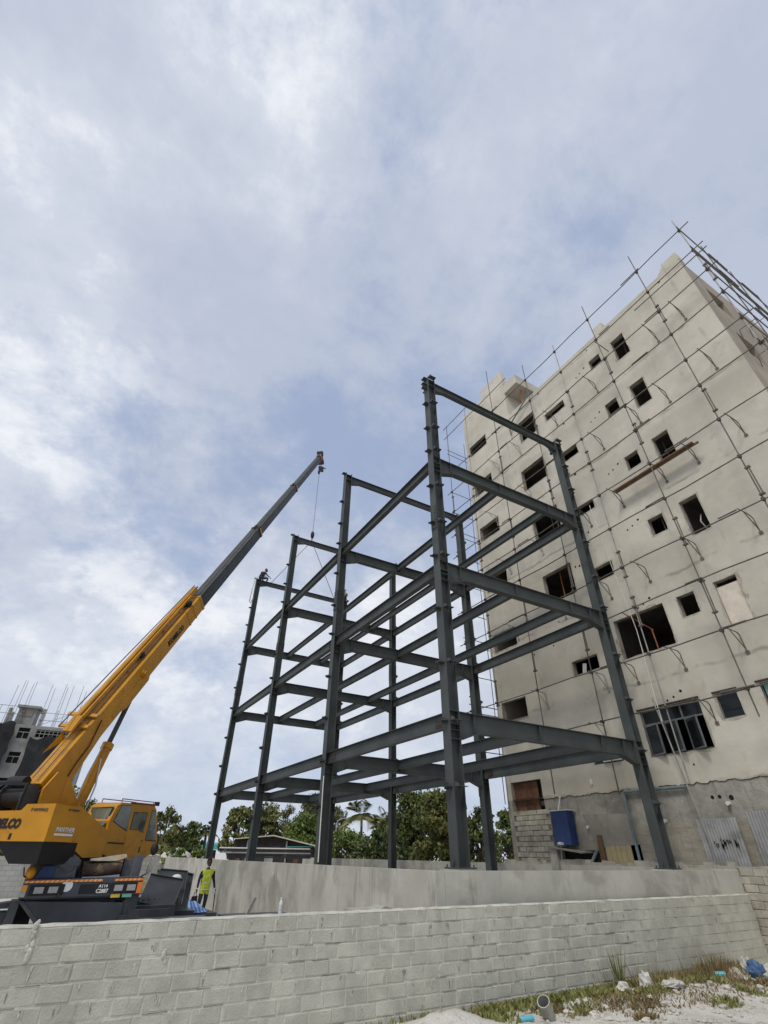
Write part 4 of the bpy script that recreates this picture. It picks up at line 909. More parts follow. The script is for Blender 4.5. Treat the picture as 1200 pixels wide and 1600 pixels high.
b = MB(); b.tube(BF - bs * .3, BF + bs * .3, .12, 12); b.tube(BF + bd * 4.05 - bs * .30, BF + bd * 4.05 + bs * .30, .13, 14); b.tube(BF + bd * 4.05 + bs * .28, BF + bd * 4.05 + bs * .36, .075, 10); part(b, 'boom_pin', M['yellow'])
for k, (s, sd_) in enumerate(((1.0, .285), (2.0, .285), (5.2, .285))):
    b = MB(); b.obox(BF + bd * s + bs * .233 - bu * .1, bd * .12, bs * .004, bu * .06); part(b, 'boom_bracket', M['yellow'])
b = MB(); b.path([BF + bd * 1.9 + bs * .25 + bu * .1, BF + bd * 1.2 + bs * .26 - bu * .15, BF + bd * .6 + bs * .26 - bu * .18, BF + bs * .26 - bu * .3], .016, 6); part(b, 'hydraulic_hose', M['black'])
text_mesh('KOBELCO', .235, BF + bd * (s1 - 2.85) + bs * .233 - bu * .12, bd, bu, 'lettering', M['black'], base, CO_, .012, .1, 1.15)
# boom mounting on the turntable
b = MB()
for sg in (-1, 1): b.prism([sp(-.75, sg * .3, 2.0), sp(1.2, sg * .3, 2.0), sp(1.05, sg * .3, 2.5), sp(-.02, sg * .3, 3.42), sp(-.5, sg * .3, 3.5), sp(-.8, sg * .3, 3.1)], sr * .05 * sg)
part(b, 'boom_mount', M['yellow'])
CY0 = sp(1.02, 0, 2.62); CY2 = sp(2.02, 0, 6.25); cyd = (CY2 - CY0).normalized()
b = MB(); b.tube(CY0, CY0 + cyd * 1.95, .145, 14); b.tube(CY0 + cyd * 1.8, CY0 + cyd * 1.96, .17, 14); lc = part(b, 'lift_cylinder', M['yellow'])
b = MB(); b.tube(CY0 + cyd * 1.96, CY2, .075, 12); part(b, 'cylinder_rod', M['boomgrey'], lc)
b = MB(); b.path([CY0 + bs * .2 - bu * .12 + cyd * .1, CY0 + bs * .22 - bu * .02 + cyd * .8, CY0 + bs * .12 + bu * .16 + cyd * 1.4], .022, 6); b.path([CY0 + bu * .2 + cyd * .2, CY0 + bu * .24 + cyd * .9, CY0 + bu * .19 + cyd * 1.8], .02, 6); part(b, 'hydraulic_hose', M['chrome'], lc)
b = MB(); b.obox(BF + bd * 3.2 + bs * .237 - bu * .16, bd * .9, bs * .006, bu * .09); part(b, 'cylinder_bracket', M['yellow'])
# stowed lattice jib on the back of the boom
J0 = BF + bd * 1.6 + bu * .50 + bs * -.14; J1 = BF + bd * (s1 + .25) + bu * .52 + bs * -.06
jd = (J1 - J0).normalized()
b = MB(); b.bar(J0, J1, .16, .20, bu); b.bar(J0 + bu * .02 + bs * .16, J1 + bs * .12 - jd * .6, .05, .09, bu)
for k in range(9):
    c = J0 + jd * (.3 + k * .68); b.bar(c + bs * .02, c + bs * .16 + jd * .15, .03, .03, bu)
jib = part(b, 'jib', M['yellow'])
b = MB()
for s in (.25, 2.2, 4.4):
    c = J0 + jd * s; b.bar(c - bu * .05, c - bu * .40 + bs * .1, .09, .05, jd)
b.bar(J0 - jd * .5 + bs * .05, J0 - jd * .05 + bs * .1 + bu * .1, .30, .07, bu)
part(b, 'jib_bracket', M['yellow'], jib)
for (s, o1) in ((.15, -.2), (-.25, -.35)):
    c = BF + bd * (1.65 + s) + bu * .34; b = MB(); b.bar(c + bs * .27, c - bs * .6 + bu * (.12 + .1 * s), .06, .10, bd); part(b, 'jib_bracket', M['yellow'], jib)
b = MB(); b.prism([J0 - jd * .55 - bs * .1 - bu * .02, J0 - jd * .95 - bs * .45 - bu * .3, J0 - jd * .6 - bs * .1 - bu * .25], bd * .08); part(b, 'jib_bracket', M['yellow'], jib)
b = MB(); b.tube(J1 - jd * 1.0 - bs * .1 - bu * .12, J1 - jd * 1.0 + bs * .25 - bu * .12, .12, 10); b.tube(J0 + jd * 2.9 - bs * .1 - bu * .1, J0 + jd * 2.9 + bs * .2 - bu * .1, .1, 10); part(b, 'jib_roller', M['black'], jib)
b = MB(); b.tube(J1 + bs * .02, J1 + bd * .16 + bs * .02, .03, 6); part(b, 'jib_pin', M['steel_rust'], jib)
b = MB()
for o1 in (.0, .09): b.tube(BF - bd * .3 + bu * (.33 + o1) + bs * (.1 - o1), BT + bu * (.30 + o1 * .5) + bs * (.05 - o1 * .5), .012, 6)
b.path([J0 - jd * .6 + bu * .3, J0 + jd * 2 + bu * .26, J1 + bu * .16], .02, 6); part(b, 'hoist_rope', M['rope'])
for a_, r_ in ((-1.05, .2), (-.62, .17)):
    b = MB(); b.tube(sp(a_, -.36, 2.88), sp(a_, .24, 2.88), r_, 14); wd_ = part(b, 'winch_drum', M['black'])
    for q_ in (-.38, .24):
        b = MB(); b.tube(sp(a_, q_, 2.88), sp(a_, q_ + .03, 2.88), r_ + .08, 14); part(b, 'drum_flange', M['chassis'], wd_)
b = MB(); b.prism([sp(-1.3, -1.15, 2.56), sp(-.6, -1.15, 2.56), sp(-.6, -1.15, 2.85), sp(-1.15, -1.15, 2.95)], sr * .72); part(b, 'winch_guard', M['black'])
b = MB(); b.prism([sp(-1.25, -1.2, 2.56), sp(-.55, -1.2, 2.56), sp(-.5, -1.2, 3.1), sp(-.75, -1.2, 3.28), sp(-1.1, -1.2, 3.12)], sr * .6); part(b, 'hydraulic_block', M['black'])
b = MB(); b.tube(sp(-.9, -.55, 3.2), sp(-.9, -.1, 3.2), .16, 12); part(b, 'rope_guide', M['black'])
b = MB(); b.bar(sp(-1.35, -.75, 3.16), sp(-1.25, .30, 3.15), .06, .06); part(b, 'guard_bar', M['black'])
for q_ in (-.5, .27):
    b = MB(); b.bar(sp(-1.3, q_, 2.56), sp(-1.28, q_, 3.13), .05, .05, sr); part(b, 'guard_post', M['black'])
HK = Vector((3.554, 20.854, 20.58))
b = MB(); tp = BT - bu * .5 + bd * .2
b.tube((HK.x, HK.y, HK.z + .3), (BT.x + .10, BT.y, BT.z - .5), .016, 6); part(b, 'hook_rope', M['rope'])
b = MB(); b.ball(HK + Vector((0, 0, .12)), .2, 10, 8, (.75, .75, 1.7)); b.path([HK + Vector((0, 0, -.2)), HK + Vector((.0, 0, -.42)), HK + Vector((.1, 0, -.5)), HK + Vector((.12, 0, -.4))], .04, 6); part(b, 'hook_block', M['black'])
AH = BT + Vector((.25, .1, -1.15)); b = MB()
b.obox(AH, (.20, 0, .03), (0, .09, 0), (-.03, 0, .24)); b.ball(AH + Vector((-.15, 0, -.42)), .16, 8, 6, (.7, .7, 1.5)); b.tube(AH + Vector((.05, 0, .2)), BT + bd * .2 - bu * .3, .02, 6); b.tube(AH + Vector((-.12, 0, .2)), BT - bu * .4, .02, 6); b.bar(AH + Vector((-.1, 0, .18)), AH + Vector((.42, 0, .24)), .05, .09); part(b, 'auxiliary_hook', M['steel_rust'])
for x, z in ((.92, 15.80), (5.82, 15.80)):
    q = MB(); q.tube(HK + Vector((0, 0, -.45)), (x, 20.856, z + .0), .022, 6); o = q.build('lifting_sling', M['rope'], None, HK)
    tag(o, 'left lifting sling running from the hook to the hoisted beam' if x < 3 else 'right lifting sling running from the hook to the hoisted beam', 'sling', 'slings of the hoisted beam')
# things lying on the crane's front deck
def loose(name, label, cat, mb, m, org, group=None): return tag(mb.build(name, m, None, org), label, cat, group)
b = MB(); b.prism([cp_(-.72, -.15, 1.372), cp_(-.18, -.15, 1.372), cp_(-.20, -.16, 1.66), cp_(-.34, -.2, 1.78), cp_(-.52, -.2, 1.75), cp_(-.60, -.16, 1.62)], cf * -.4); b.ball(cp_(-.4, -.3, 1.6), .27, 12, 8, (1, .8, .75), .1, 3)
loose('tarpaulin', 'folded grey tarpaulin heap on the left of the crane front deck', 'tarpaulin', b, M['grey_fabric'], cp_(-.45, -.3, 1.37))
b = MB(); b.prism([cp_(-.93, -.12, 1.372), cp_(-.62, -.12, 1.372), cp_(-.62, -.12, 1.6), cp_(-.85, -.12, 1.58)], cf * -.2)
loose('blue_sack', 'small dark blue sack between the amber lamp and the grey tarpaulin', 'sack', b, M['blue'], cp_(-.78, -.2, 1.37))
b = MB(); rd = random.Random(8)
for k in range(3): b.path([cp_(-.06, -.25 - .2 * k, 1.50 + .02 * k), cp_(.35, -.25 - .2 * k, 1.51 + .02 * k), cp_(.76, -.25 - .2 * k, 1.53)], [.125, .13, .12], 10)
loose('log_bundle', 'short dark timber logs stacked in the middle of the crane front deck', 'log', b, M['camo'], cp_(.3, -.4, 1.37))
b = MB(); b.prism([cp_(.05, -.2, 1.68), cp_(.6, -.2, 1.67), cp_(.82, -.2, 1.74), cp_(.80, -.2, 1.80), cp_(.55, -.2, 1.77), cp_(.3, -.2, 1.735), cp_(.06, -.2, 1.715)], cf * -.35)
loose('cloth', 'beige cloth spread over the dark logs on the crane deck', 'cloth', b, M['beige'], cp_(.4, -.3, 1.67))
b = MB(); cbox(b, .98, 1.20, -.55, -.25, 1.362, 1.78); cbox(b, .80, .975, -.6, -.3, 1.362, 1.70)
loose('metal_box', 'upright grey metal box on the right of the crane front deck', 'box', b, M['grey_fabric'], cp_(1, -.4, 1.37))

# ------------------------------------------------------------------ site yard
def slab(name, label, cat, c, ax, ay, az, m, group=None, rim=None):
    b = MB(); b.obox(c, ax, ay, az); o = b.build(name, m, None, c); tag(o, label, cat, group)
    if rim:
        ax, ay, az, c = map(Vector, (ax, ay, az, c)); q = MB()
        for s in (-1, 1): q.obox(c + ay * s, ax * 1.0, ay.normalized() * .02, az * 1.0 + az.normalized() * .04)
        q.obox(c + ax, ax.normalized() * .02, ay * .98, az + az.normalized() * .04)
        q.build('flange', M['steel'], o, c)
    return o
def quad_plate(label, pts, th, m, group):
    P = [Vector(p) for p in pts]; c = sum(P, Vector()) / 4; nrm = (P[1] - P[0]).cross(P[3] - P[0]).normalized()
    q = MB(); q.prism(P, nrm * th); o = q.build('steel_plate', m, None, c); tag(o, label, 'steel plate', group)
    q = MB()
    for a, b_ in ((0, 1), (1, 2)): q.bar(P[a] - nrm * .012, P[b_] - nrm * .012, .022, .11, nrm)
    q.build('flange', M['steel'], o, c)
GP = 'dark steel plates leaning in the yard'
quad_plate('dark steel plate with a pale rim leaning in front of the others beside the crane', [(-4.78, 7.02, -.30), (-3.95, 6.85, -.42), (-4.25, 6.1, -.92), (-5.05, 6.2, -.80)], -.03, M['steel_dark'], GP)
quad_plate('highest dark steel plate leaning against the heap beside the worker', [(-4.35, 8.25, -.22), (-3.62, 8.1, -.27), (-3.72, 7.6, -.98), (-4.6, 7.7, -.62)], -.03, M['steel_dark'], GP)
quad_plate('narrow dark steel plate leaning next to the blue tarpaulin', [(-3.60, 8.35, -.30), (-3.40, 8.45, -.34), (-3.62, 7.5, -1.15), (-3.92, 7.4, -1.05)], -.03, M['steel_dark'], GP)
b = MB(); b.box(-4.7, -3.5, 6.9, 8.2, GZ, -1.02); b.box(-4.5, -3.9, 7.2, 8.0, -1.019, -.75); loose('steel_box_heap', 'dark steel boxes heaped under the leaning plates', 'steel stack', b, M['steel_dark'], (-4, 7.5, GZ))
rd = random.Random(12); b = MB()
for k in range(9):
    z = -1.60 + .0; x = -5.05 + .13 * (k % 5); y = 6.1 + .02 * k; zz = -.92 + .10 * (k // 5)
    b.box(x, x + .11, y, y + .9, zz, zz + .012); b.box(x, x + .012, y, y + .9, zz + .0121, zz + .09); b.box(x + .098, x + .11, y, y + .9, zz + .0121, zz + .09)
loose('steel_channel_stack', 'small stack of open dark steel channels behind the box girder', 'steel stack', b, M['steel_dark'], (-4.8, 6.5, -1))
b = MB(); b.box(-5.5, -4.45, 5.28, 6.05, GZ, -.955); b.box(-5.35, -4.48, 5.2, 5.275, -1.6, -.85); loose('box_girder', 'dark steel box girder lying right of the crane bumper', 'steel girder', b, M['steel_dark'], (-5, 5.5, GZ))
b = MB(); b.box(-4.4, -2.9, 5.4, 6.4, GZ, -1.15); b.bar((-5.25, 4.6, -.9), (-5.05, 4.55, -1.3), .04, .04); b.box(-5.2, -3.7, 4.35, 5.15, GZ, -.98)
loose('steel_plate_pile', 'low pile of dark steel plates on the ground right of the crane', 'steel stack', b, M['steel_dark'], (-4, 5, GZ))
b = MB(); b.bar((-5.25, 6.9, -.62), (-4.95, 7.15, -.28), .25, .01); b.bar((-5.15, 6.7, -.68), (-4.8, 6.9, -.62), .05, .02); loose('metal_offcut', 'bent pale metal offcut on top of the steel channels', 'metal scrap', b, M['tin'], (-5.1, 6.9, -.6))
b = MB(); b.ball((-3.98, 7.65, -.36), .11, 10, 7, (1.2, .9, .7)); loose('safety_helmet', 'white helmet resting on the leaning steel plates', 'helmet', b, M['white'], (-3.98, 7.65, -.36))
def cloth_heap(name, label, cat, c, rx, ry, h, m, seed, n=22):
    rd = random.Random(seed); b = MB(); vs = []
    ph = [rd.uniform(0, 6.28) for _ in range(6)]
    for j in range(n + 1):
        for i in range(n + 1):
            u, v = 2 * i / n - 1, 2 * j / n - 1; r = math.sqrt(u * u + v * v)
            z = h * max(0, 1 - r ** 1.6) * (.75 + .25 * math.sin(5 * u + ph[0]) * math.cos(4 * v + ph[1])) + .06 * math.sin(9 * u + ph[2] + 3 * v) * max(0, 1.2 - r) + .01
            vs.append((c[0] + rx * u * (1 + .12 * math.sin(3 * v + ph[3])), c[1] + ry * v * (1 + .15 * math.sin(4 * u + ph[4])), c[2] + max(z, .004)))
    b.add(vs, [(j * (n + 1) + i, j * (n + 1) + i + 1, (j + 1) * (n + 1) + i + 1, (j + 1) * (n + 1) + i) for j in range(n) for i in range(n)], True)
    return tag(b.build(name, m, None, c), label, cat)
b = MB(); b.box(-4.2, -2.5, 8.4, 9.9, GZ, -1.2); loose('timber_pallet', 'low dark pallet under the blue striped tarpaulin', 'pallet', b, M['steel_dark'], (-3.4, 9, GZ))
cloth_heap('blue_tarpaulin', 'crumpled blue striped tarpaulin heap beside the worker in the yellow vest', 'tarpaulin', (-3.35, 9.0, -1.19), .66, .6, .36, M['tarp'], 4)
# site fence wall behind the yard and its dry slope
sw = thing('yard_wall', 'whitish block wall closing the yard behind the crane', 'wall', (0, 0, 0))
b = MB(); b.prism([(PX0 - .01, 25.6, GZ), (PX0 - .01, 25.6, .06), (-14, 23.2, -.10), (-30, 20.5, -.1), (-30, 20.5, GZ), (-14, 23.2, GZ)], (0, .2, 0)); b.build('wall_panel', M['farblock'], sw)
cloth_heap('dirt_mound', 'grassy brown earth mound between the crane cab and the plinth', 'earth mound', (-3.6, 21.5, GZ), 2.0, 3.2, 1.25, mat('dry_grassy_soil', (.24, .20, .11), .95, .3, 1.5, (.15, .15, .06), 1.2, .45, .65, bump=.6), 6)

# bottle, plank and plate stack just behind the front wall
b = MB(); b.box(-4.3, -3.05, .75, 1.75, GZ, -.70); b.box(-4.36, -3.6, .6, 1.2, -.69, -.675); loose('plate_stack', 'flat dark steel plate stack whose top edge shows above the block wall', 'steel stack', b, M['steel_dark'], (-3.7, 1.2, GZ))
bt = thing('water_bottle', 'clear plastic water bottle standing near the plinth behind the block wall', 'bottle', (-3.38, 1.0, -.698))
prof = [(0, .034), (.01, .037), (.06, .037), (.08, .034), (.1, .037), (.16, .037), (.195, .03), (.225, .014), (.235, .013)]
q = MB(); nseg = 14; vs = []
for z, r in prof: vs += [(-3.38 + r * math.cos(2 * math.pi * i / nseg), 1.0 + r * math.sin(2 * math.pi * i / nseg), -.698 + z) for i in range(nseg)]
q.add(vs, [(j * nseg + i, j * nseg + (i + 1) % nseg, (j + 1) * nseg + (i + 1) % nseg, (j + 1) * nseg + i) for j in range(len(prof) - 1) for i in range(nseg)], True); q.build('body', M['bottle'], bt, (-3.38, 1.0, -.698))
q = MB(); q.tube((-3.38, 1.0, -.462), (-3.38, 1.0, -.44), .016, 12); q.build('cap', M['white'], bt, (-3.38, 1.0, -.698))
q = MB(); q.tube((-3.38, 1.0, -.62), (-3.38, 1.0, -.55), .0378, 14, None, False); q.build('label_band', M['pvc'], bt, (-3.38, 1.0, -.698))
b = MB(); b.bar((-3.93, 1.3, -.76), (-3.80, 1.22, -.44), .05, .035, (0, 1, 0)); loose('timber_stake', 'grey timber stake leaning up behind the block wall', 'stake', b, M['pipegrey'], (-3.9, 1.3, -.7))
b = MB(); b.box(-2.55, -1.75, -.6, .1, GZ, -.55); b.prism([(-2.2, -.5, -.549), (-1.85, -.5, -.549), (-2.05, -.5, -.50)], (0, .4, 0)); loose('rubble_pile', 'low grey rubble just showing over the block wall in front of the plinth', 'rubble', b, M['pipegrey'], (-2.1, -.2, GZ))

# ------------------------------------------------------------------ people
def skin_body(name, label, verts, edges, mats, bone_mat, org, parent=None, sub=2, vest=False):
    me = bpy.data.meshes.new(name); me.from_pydata([Vector(v[:3]) for v in verts], edges, []); o = bpy.data.objects.new(name, me); COL.objects.link(o)
    sk = o.modifiers.new('skin', 'SKIN'); sk.use_smooth_shade = True
    ss = o.modifiers.new('sub', 'SUBSURF'); ss.levels = sub; ss.render_levels = sub
    for i, v in enumerate(verts):
        d = me.skin_vertices[0].data[i]; d.radius = (v[3], v[4] if len(v) > 4 else v[3]); d.use_root = (i == 0)
    bpy.context.view_layer.update()
    m2 = bpy.data.meshes.new_from_object(o.evaluated_get(bpy.context.evaluated_depsgraph_get()))
    bpy.data.objects.remove(o)
    m2.materials.clear()
    for m in mats: m2.materials.append(m)
    E_ = [(Vector(verts[a][:3]), Vector(verts[b_][:3]), bone_mat[k]) for k, (a, b_) in enumerate(edges)]
    for p in m2.polygons:
        c = p.center; best = None
        if vest and abs(c.x) < .175 and .68 < c.z < 1.37 and (abs(c.x) < .155 or c.z < .9 or c.z > 1.2): p.material_index = 1; p.use_smooth = True; continue
        for a, b_, mi in E_:
            d = b_ - a; t = max(0, min(1, (c - a).dot(d) / d.length_squared)); dd = (c - a - d * t).length
            if best is None or dd < best[0]: best = (dd, mi)
        p.material_index = best[1]; p.use_smooth = True
    o = bpy.data.objects.new(name, m2); COL.objects.link(o)
    if parent: o.parent = parent
    else: o.location = org
    return o
def hand(parent, c, down, side, m, s=1.0):
    c, down, side = Vector(c), Vector(down).normalized(), Vector(side).normalized(); q = MB()
    q.ball(c, .045 * s, 8, 6, (.8, .55, 1.0))
    for k in range(4):
        b0 = c + down * .03 * s + side * (.028 - .019 * k) * s; L = (.07, .08, .075, .06)[k] * s; f_ = side.cross(down)
        q.path([b0, b0 + down * L * .6 + f_ * .008, b0 + down * L + f_ * .025], [.0105 * s, .0095 * s, .007 * s], 6)
    q.path([c + side * .03 * s, c + side * .055 * s + down * .02 * s, c + side * .05 * s + down * .055 * s], [.012 * s, .011 * s, .008 * s], 6)
    return q.build('hand', m, parent)
def head(parent, c, fwd, m, mh, cap=None):
    c, fwd = Vector(c), Vector(fwd).normalized(); sd_ = fwd.cross(ZZ)
    q = MB(); q.ball(c, .105, 12, 10, (.82, .9, 1.15)); q.ball(c + fwd * .1 - ZZ * .01, .022, 6, 5, (1, 1, 1.5)); q.ball(c + fwd * .045 - ZZ * .075, .06, 8, 6, (1, 1, .8))
    for s in (-1, 1): q.ball(c + sd_ * s * .088 - fwd * .01, .025, 6, 5, (.5, 1, 1.3))
    hd = q.build('head', m, parent)
    q = MB()
    for s in (-1, 1): q.ball(c + fwd * .088 + sd_ * s * .036 + ZZ * .02, .012, 6, 5)
    q.ball(c + fwd * .098 - ZZ * .062, .018, 6, 4, (1, 1.4, .4)); q.build('eyes', M['hair'], hd)
    q = MB(); q.ball(c - fwd * .018 + ZZ * .035, .112, 12, 9, (.84, .9, 1.02)); q.build('hair', mh, hd)
    return hd
PW = Vector((-2.08, 12.0, -1.64)); pw = thing('person', 'worker in a yellow hi-vis vest and jeans walking beside the plinth with a stick', 'person', PW, 'workers on the site')
# local: x to viewer's right, -y toward camera
V = [(0, 0, .84, .165, .12), (0, .0, 1.08, .16, .115), (0, -.01, 1.27, .175, .115), (0, -.015, 1.36, .09, .08), (0, -.03, 1.45, .052), (-.19, 0, 1.31, .066), (.19, 0, 1.31, .066),
     (-.245, .02, 1.06, .048), (-.275, -.06, .84, .036), (.27, .02, 1.06, .048), (.33, -.05, .83, .036),
     (-.085, 0, .82, .098), (.085, 0, .82, .098), (-.12, -.05, .45, .066), (.10, .06, .45, .066), (-.17, .06, .09, .05), (.06, .10, .09, .05), (-.19, -.10, .05, .045), (.05, -.05, .05, .045)]
Ed = [(0, 1), (1, 2), (2, 3), (3, 4), (2, 5), (2, 6), (5, 7), (7, 8), (6, 9), (9, 10), (0, 11), (0, 12), (11, 13), (12, 14), (13, 15), (14, 16), (15, 17), (16, 18)]
bmt = [3, 1, 1, 0, 1, 1, 2, 2, 2, 2, 3, 3, 3, 3, 3, 3, 4, 4]
skin_body('body', '', V, Ed, [M['skin'], M['vest'], M['navy'], M['jeans'], M['black']], bmt, None, pw, 2, True)
head(pw, (.0, -.045, 1.575), (.15, -1, -.1), M['skin'], M['hair'])
q = MB()
for z, w in ((.98, .155), (.80, .165)): q.path([(w * math.cos(t * .5236), .12 * math.sin(t * .5236), z) for t in range(13)], .011, 6)
q.build('reflective_tape', M['silver'], pw)
hand(pw, (-.285, -.075, .78), (-.05, -.15, -1), (0, -1, 0), M['skin']); hand(pw, (.345, -.06, .77), (.05, -.1, -1), (0, -1, 0), M['glove'])
b = MB(); b.tube((0, 0, .06), (.03, -.02, -.52), .017, 6); b.tube((0, 0, .06), (0, 0, .11), .026, 6); o = b.build('walking_stick', M['black']); o.location = PW + Vector((.36, -.075, .70)); tag(o, 'dark stick held in the vest worker\'s gloved hand', 'stick')
b = MB(); b.prism([(-.10, -.05, 0), (.08, -.05, .02), (.10, -.05, -.36), (-.12, -.05, -.40)], (0, .09, 0)); b.path([(-.05, 0, 0), (-.03, 0, .10), (.03, 0, .10), (.05, 0, .0)], .012, 6); o = b.build('hand_bag', M['hair']); o.location = PW + Vector((-.31, -.09, .62)); tag(o, 'dark bag hanging from the vest worker\'s other hand', 'bag')
def climber(label, loc, mats, helmet, lean):
    t = thing('person', label, 'person', loc, 'workers on the site')
    lx = lean
    V = [(0, 0, .16, .14, .12), (.04 * lx, -.03, .38, .14, .11), (.14 * lx, -.06, .56, .15, .11), (.20 * lx, -.08, .64, .055), (.12 * lx - .17, -.05, .55, .06), (.12 * lx + .17, -.05, .55, .06),
         (.20 * lx - .20, -.16, .36, .045), (.38 * lx - .1, -.2, .24, .036), (.20 * lx + .20, -.16, .36, .045), (.46 * lx + .1, -.2, .26, .036),
         (-.1, .02, .14, .095), (.1, .02, .14, .095), (-.14 + .3 * lx, -.16, .24, .07), (.14 + .34 * lx, -.1, .22, .07), (-.14 + .22 * lx, -.2, -.12, .05), (.14 + .25 * lx, -.14, -.12, .05), (-.13 + .30 * lx, -.26, -.16, .045), (.15 + .33 * lx, -.2, -.16, .045)]
    Ed = [(0, 1), (1, 2), (2, 3), (2, 4), (2, 5), (4, 6), (6, 7), (5, 8), (8, 9), (0, 10), (0, 11), (10, 12), (11, 13), (12, 14), (13, 15), (14, 16), (15, 17)]
    skin_body('body', '', V, Ed, mats, [1, 1, 1, 1, 1, 2, 2, 2, 2, 3, 3, 3, 3, 3, 3, 4, 4], None, t)
    hd = head(t, (.27 * lx, -.11, .76), (lx, -.6, -.4), M['skin'], M['hair'])
    if helmet:
        q = MB(); q.ball((.27 * lx, -.11, .80), .13, 12, 8, (1, 1, .8)); q.tube((.27 * lx, -.11, .785), (.27 * lx, -.11, .795), .15, 14); q.build('helmet', helmet, hd)
    hand(t, (.41 * lx - .1, -.21, .20), (lx * .5, -.2, -1), (0, -1, 0), M['skin']); hand(t, (.49 * lx + .1, -.21, .22), (lx * .5, -.2, -1), (0, -1, 0), M['skin'])
    return t
climber('steel erector in dark clothes crouching on the far left column top', (.12, 20.80, 15.80), [M['skin'], M['shirt_grey'], M['navy'], M['jeans'], M['black']], None, 1)
climber('steel erector in a dull yellow vest and pale helmet on the beam\'s far right end', (6.70, 20.80, 15.82), [M['skin'], mat('dull_yellow_vest', (.38, .38, .14), .8), M['shirt_grey'], M['jeans'], M['black']], M['bag'], -.5)
lab_tube('safety_rope', 'pale rope loop hanging down beside the far left column', 'rope', [(-.16, 20.7, 15.75), (-.30, 20.7, 15.7), (-.36, 20.7, 14.9), (-.40, 20.7, 14.0), (-.30, 20.7, 13.9), (-.2, 20.7, 14.3)], .035, M['pvc'])
lab_tube('tie_rope', 'thin pale rope hanging down beside the second column from the front left', 'rope', [(-.2, 6.7, 2.3), (-.2, 6.7, 2.0), (-.22, 6.6, .02)], .018, M['rope_white'])
for k in range(0): pass

# ------------------------------------------------------------------ background buildings
bc0 = Vector((-8.234, 60.307, GZ)); ba = math.radians(-95); bdv = Vector((math.cos(ba), math.sin(ba), 0)); brv = Vector((-bdv.y, bdv.x, 0))
tb = thing('tower_block', 'distant grey concrete block under construction behind the crane, partly wrapped in black netting', 'building', bc0)
def tp_(l, d, z): return bc0 + brv * l - bdv * d + ZZ * z
def tbox(mb, l0, l1, d0, d1, z0, z1): return mb.obox(tp_((l0 + l1) / 2, (d0 + d1) / 2, (z0 + z1) / 2), brv * (l1 - l0) / 2, bdv * (d1 - d0) / 2, ZZ * (z1 - z0) / 2)
wins = [(-5.55, -4.15, 11.9, 12.95), (-5.25, -4.2, 10.72, 10.85)]
def tface(mb, l0, l1, z0, z1, holes, dep=.3):
    ls = sorted({l0, l1, *[h[0] for h in holes], *[h[1] for h in holes]}); zs = sorted({z0, z1, *[h[2] for h in holes], *[h[3] for h in holes]})
    for a, c in zip(ls, ls[1:]):
        for e, f in zip(zs, zs[1:]):
            if any(h[0] < (a + c) / 2 < h[1] and h[2] < (e + f) / 2 < h[3] for h in holes): continue
            mb.add([tp_(a, 0, e), tp_(c, 0, e), tp_(c, 0, f), tp_(a, 0, f)], [(0, 1, 2, 3)])
    for a, c, e, f in holes:
        mb.add([tp_(a, 0, e), tp_(c, 0, e), tp_(c, 0, f), tp_(a, 0, f), tp_(a, dep, e), tp_(c, dep, e), tp_(c, dep, f), tp_(a, dep, f)], [(0, 4, 5, 1), (1, 5, 6, 2), (2, 6, 7, 3), (3, 7, 4, 0)])
hl = [(-5.45, -4.35, z, z + 1.1) for z in (11.95, 9.5, 7.0, 4.5, 2.0)] + [(-3.75, -.5, 12.2, 13.0)] + [(-8.8, -7.4, z, z + 1.1) for z in (9.5, 7.0, 4.5)]
b = MB(); tface(b, -9.5, 1.5, 0, 13.35, hl); tbox(b, -9.5, 1.5, 6.0, 6.2, 0, 13.3); b.prism([tp_(-9.5, .01, 0), tp_(-9.5, 6, 0), tp_(-9.5, 6, 13.3), tp_(-9.5, .01, 13.3)], brv * .2); b.prism([tp_(1.3, .01, 0), tp_(1.3, 6, 0), tp_(1.3, 6, 13.3), tp_(1.3, .01, 13.3)], brv * .2); b.build('wall', M['bconc'], tb, bc0)
for z in (13.1, 10.6, 8.1, 5.6):
    b = MB(); tbox(b, -9.2, 1.2, .32, 5.9, z - .12, z); b.build('floor_slab', M['bconc'], tb, bc0)
for h in hl[:5]:
    b = MB()
    tbox(b, h[0], h[1], .1, .16, h[2] + .62, h[2] + .70); tbox(b, (h[0] + h[1]) / 2 - .03, (h[0] + h[1]) / 2 + .03, .1, .16, h[2], h[2] + .62); fr_ = b.build('window_frame', M['bconc'], tb, bc0)
    b = MB(); tbox(b, h[0], h[1], .25, .27, h[2], h[3]); b.build('pane', M['hole'], fr_, bc0)
b = MB()
for k in range(8): l = -3.75 + .42 * k; tbox(b, l, l + .06, .05, .12, 12.2, 13.0)
tbox(b, -3.75, -.5, .06, .10, 12.55, 12.62); tbox(b, -3.75, -.5, .06, .10, 12.85, 12.9); b.build('window_grille', M['bconc'], tb, bc0)
b = MB(); tbox(b, -6.3, -4.5, .5, 3, 13.36, 15.2); tbox(b, -6.5, -4.2, .3, 3.2, 15.2, 15.45); b.build('stair_core', M['bconc'], tb, bc0)
b = MB(); tbox(b, -5.9, -4.8, .44, .48, 14.3, 15.1); b.build('core_opening', M['interior'], tb, bc0)
for l, z1 in ((-7.2, 15.0), (-3.9, 15.2), (-.55, 14.9), (-6.9, 14.6)):
    b = MB(); tbox(b, l, l + .3, .2, .5, 13.36, z1); cl_ = b.build('pillar', M['bconc'], tb, bc0)
rd = random.Random(55)
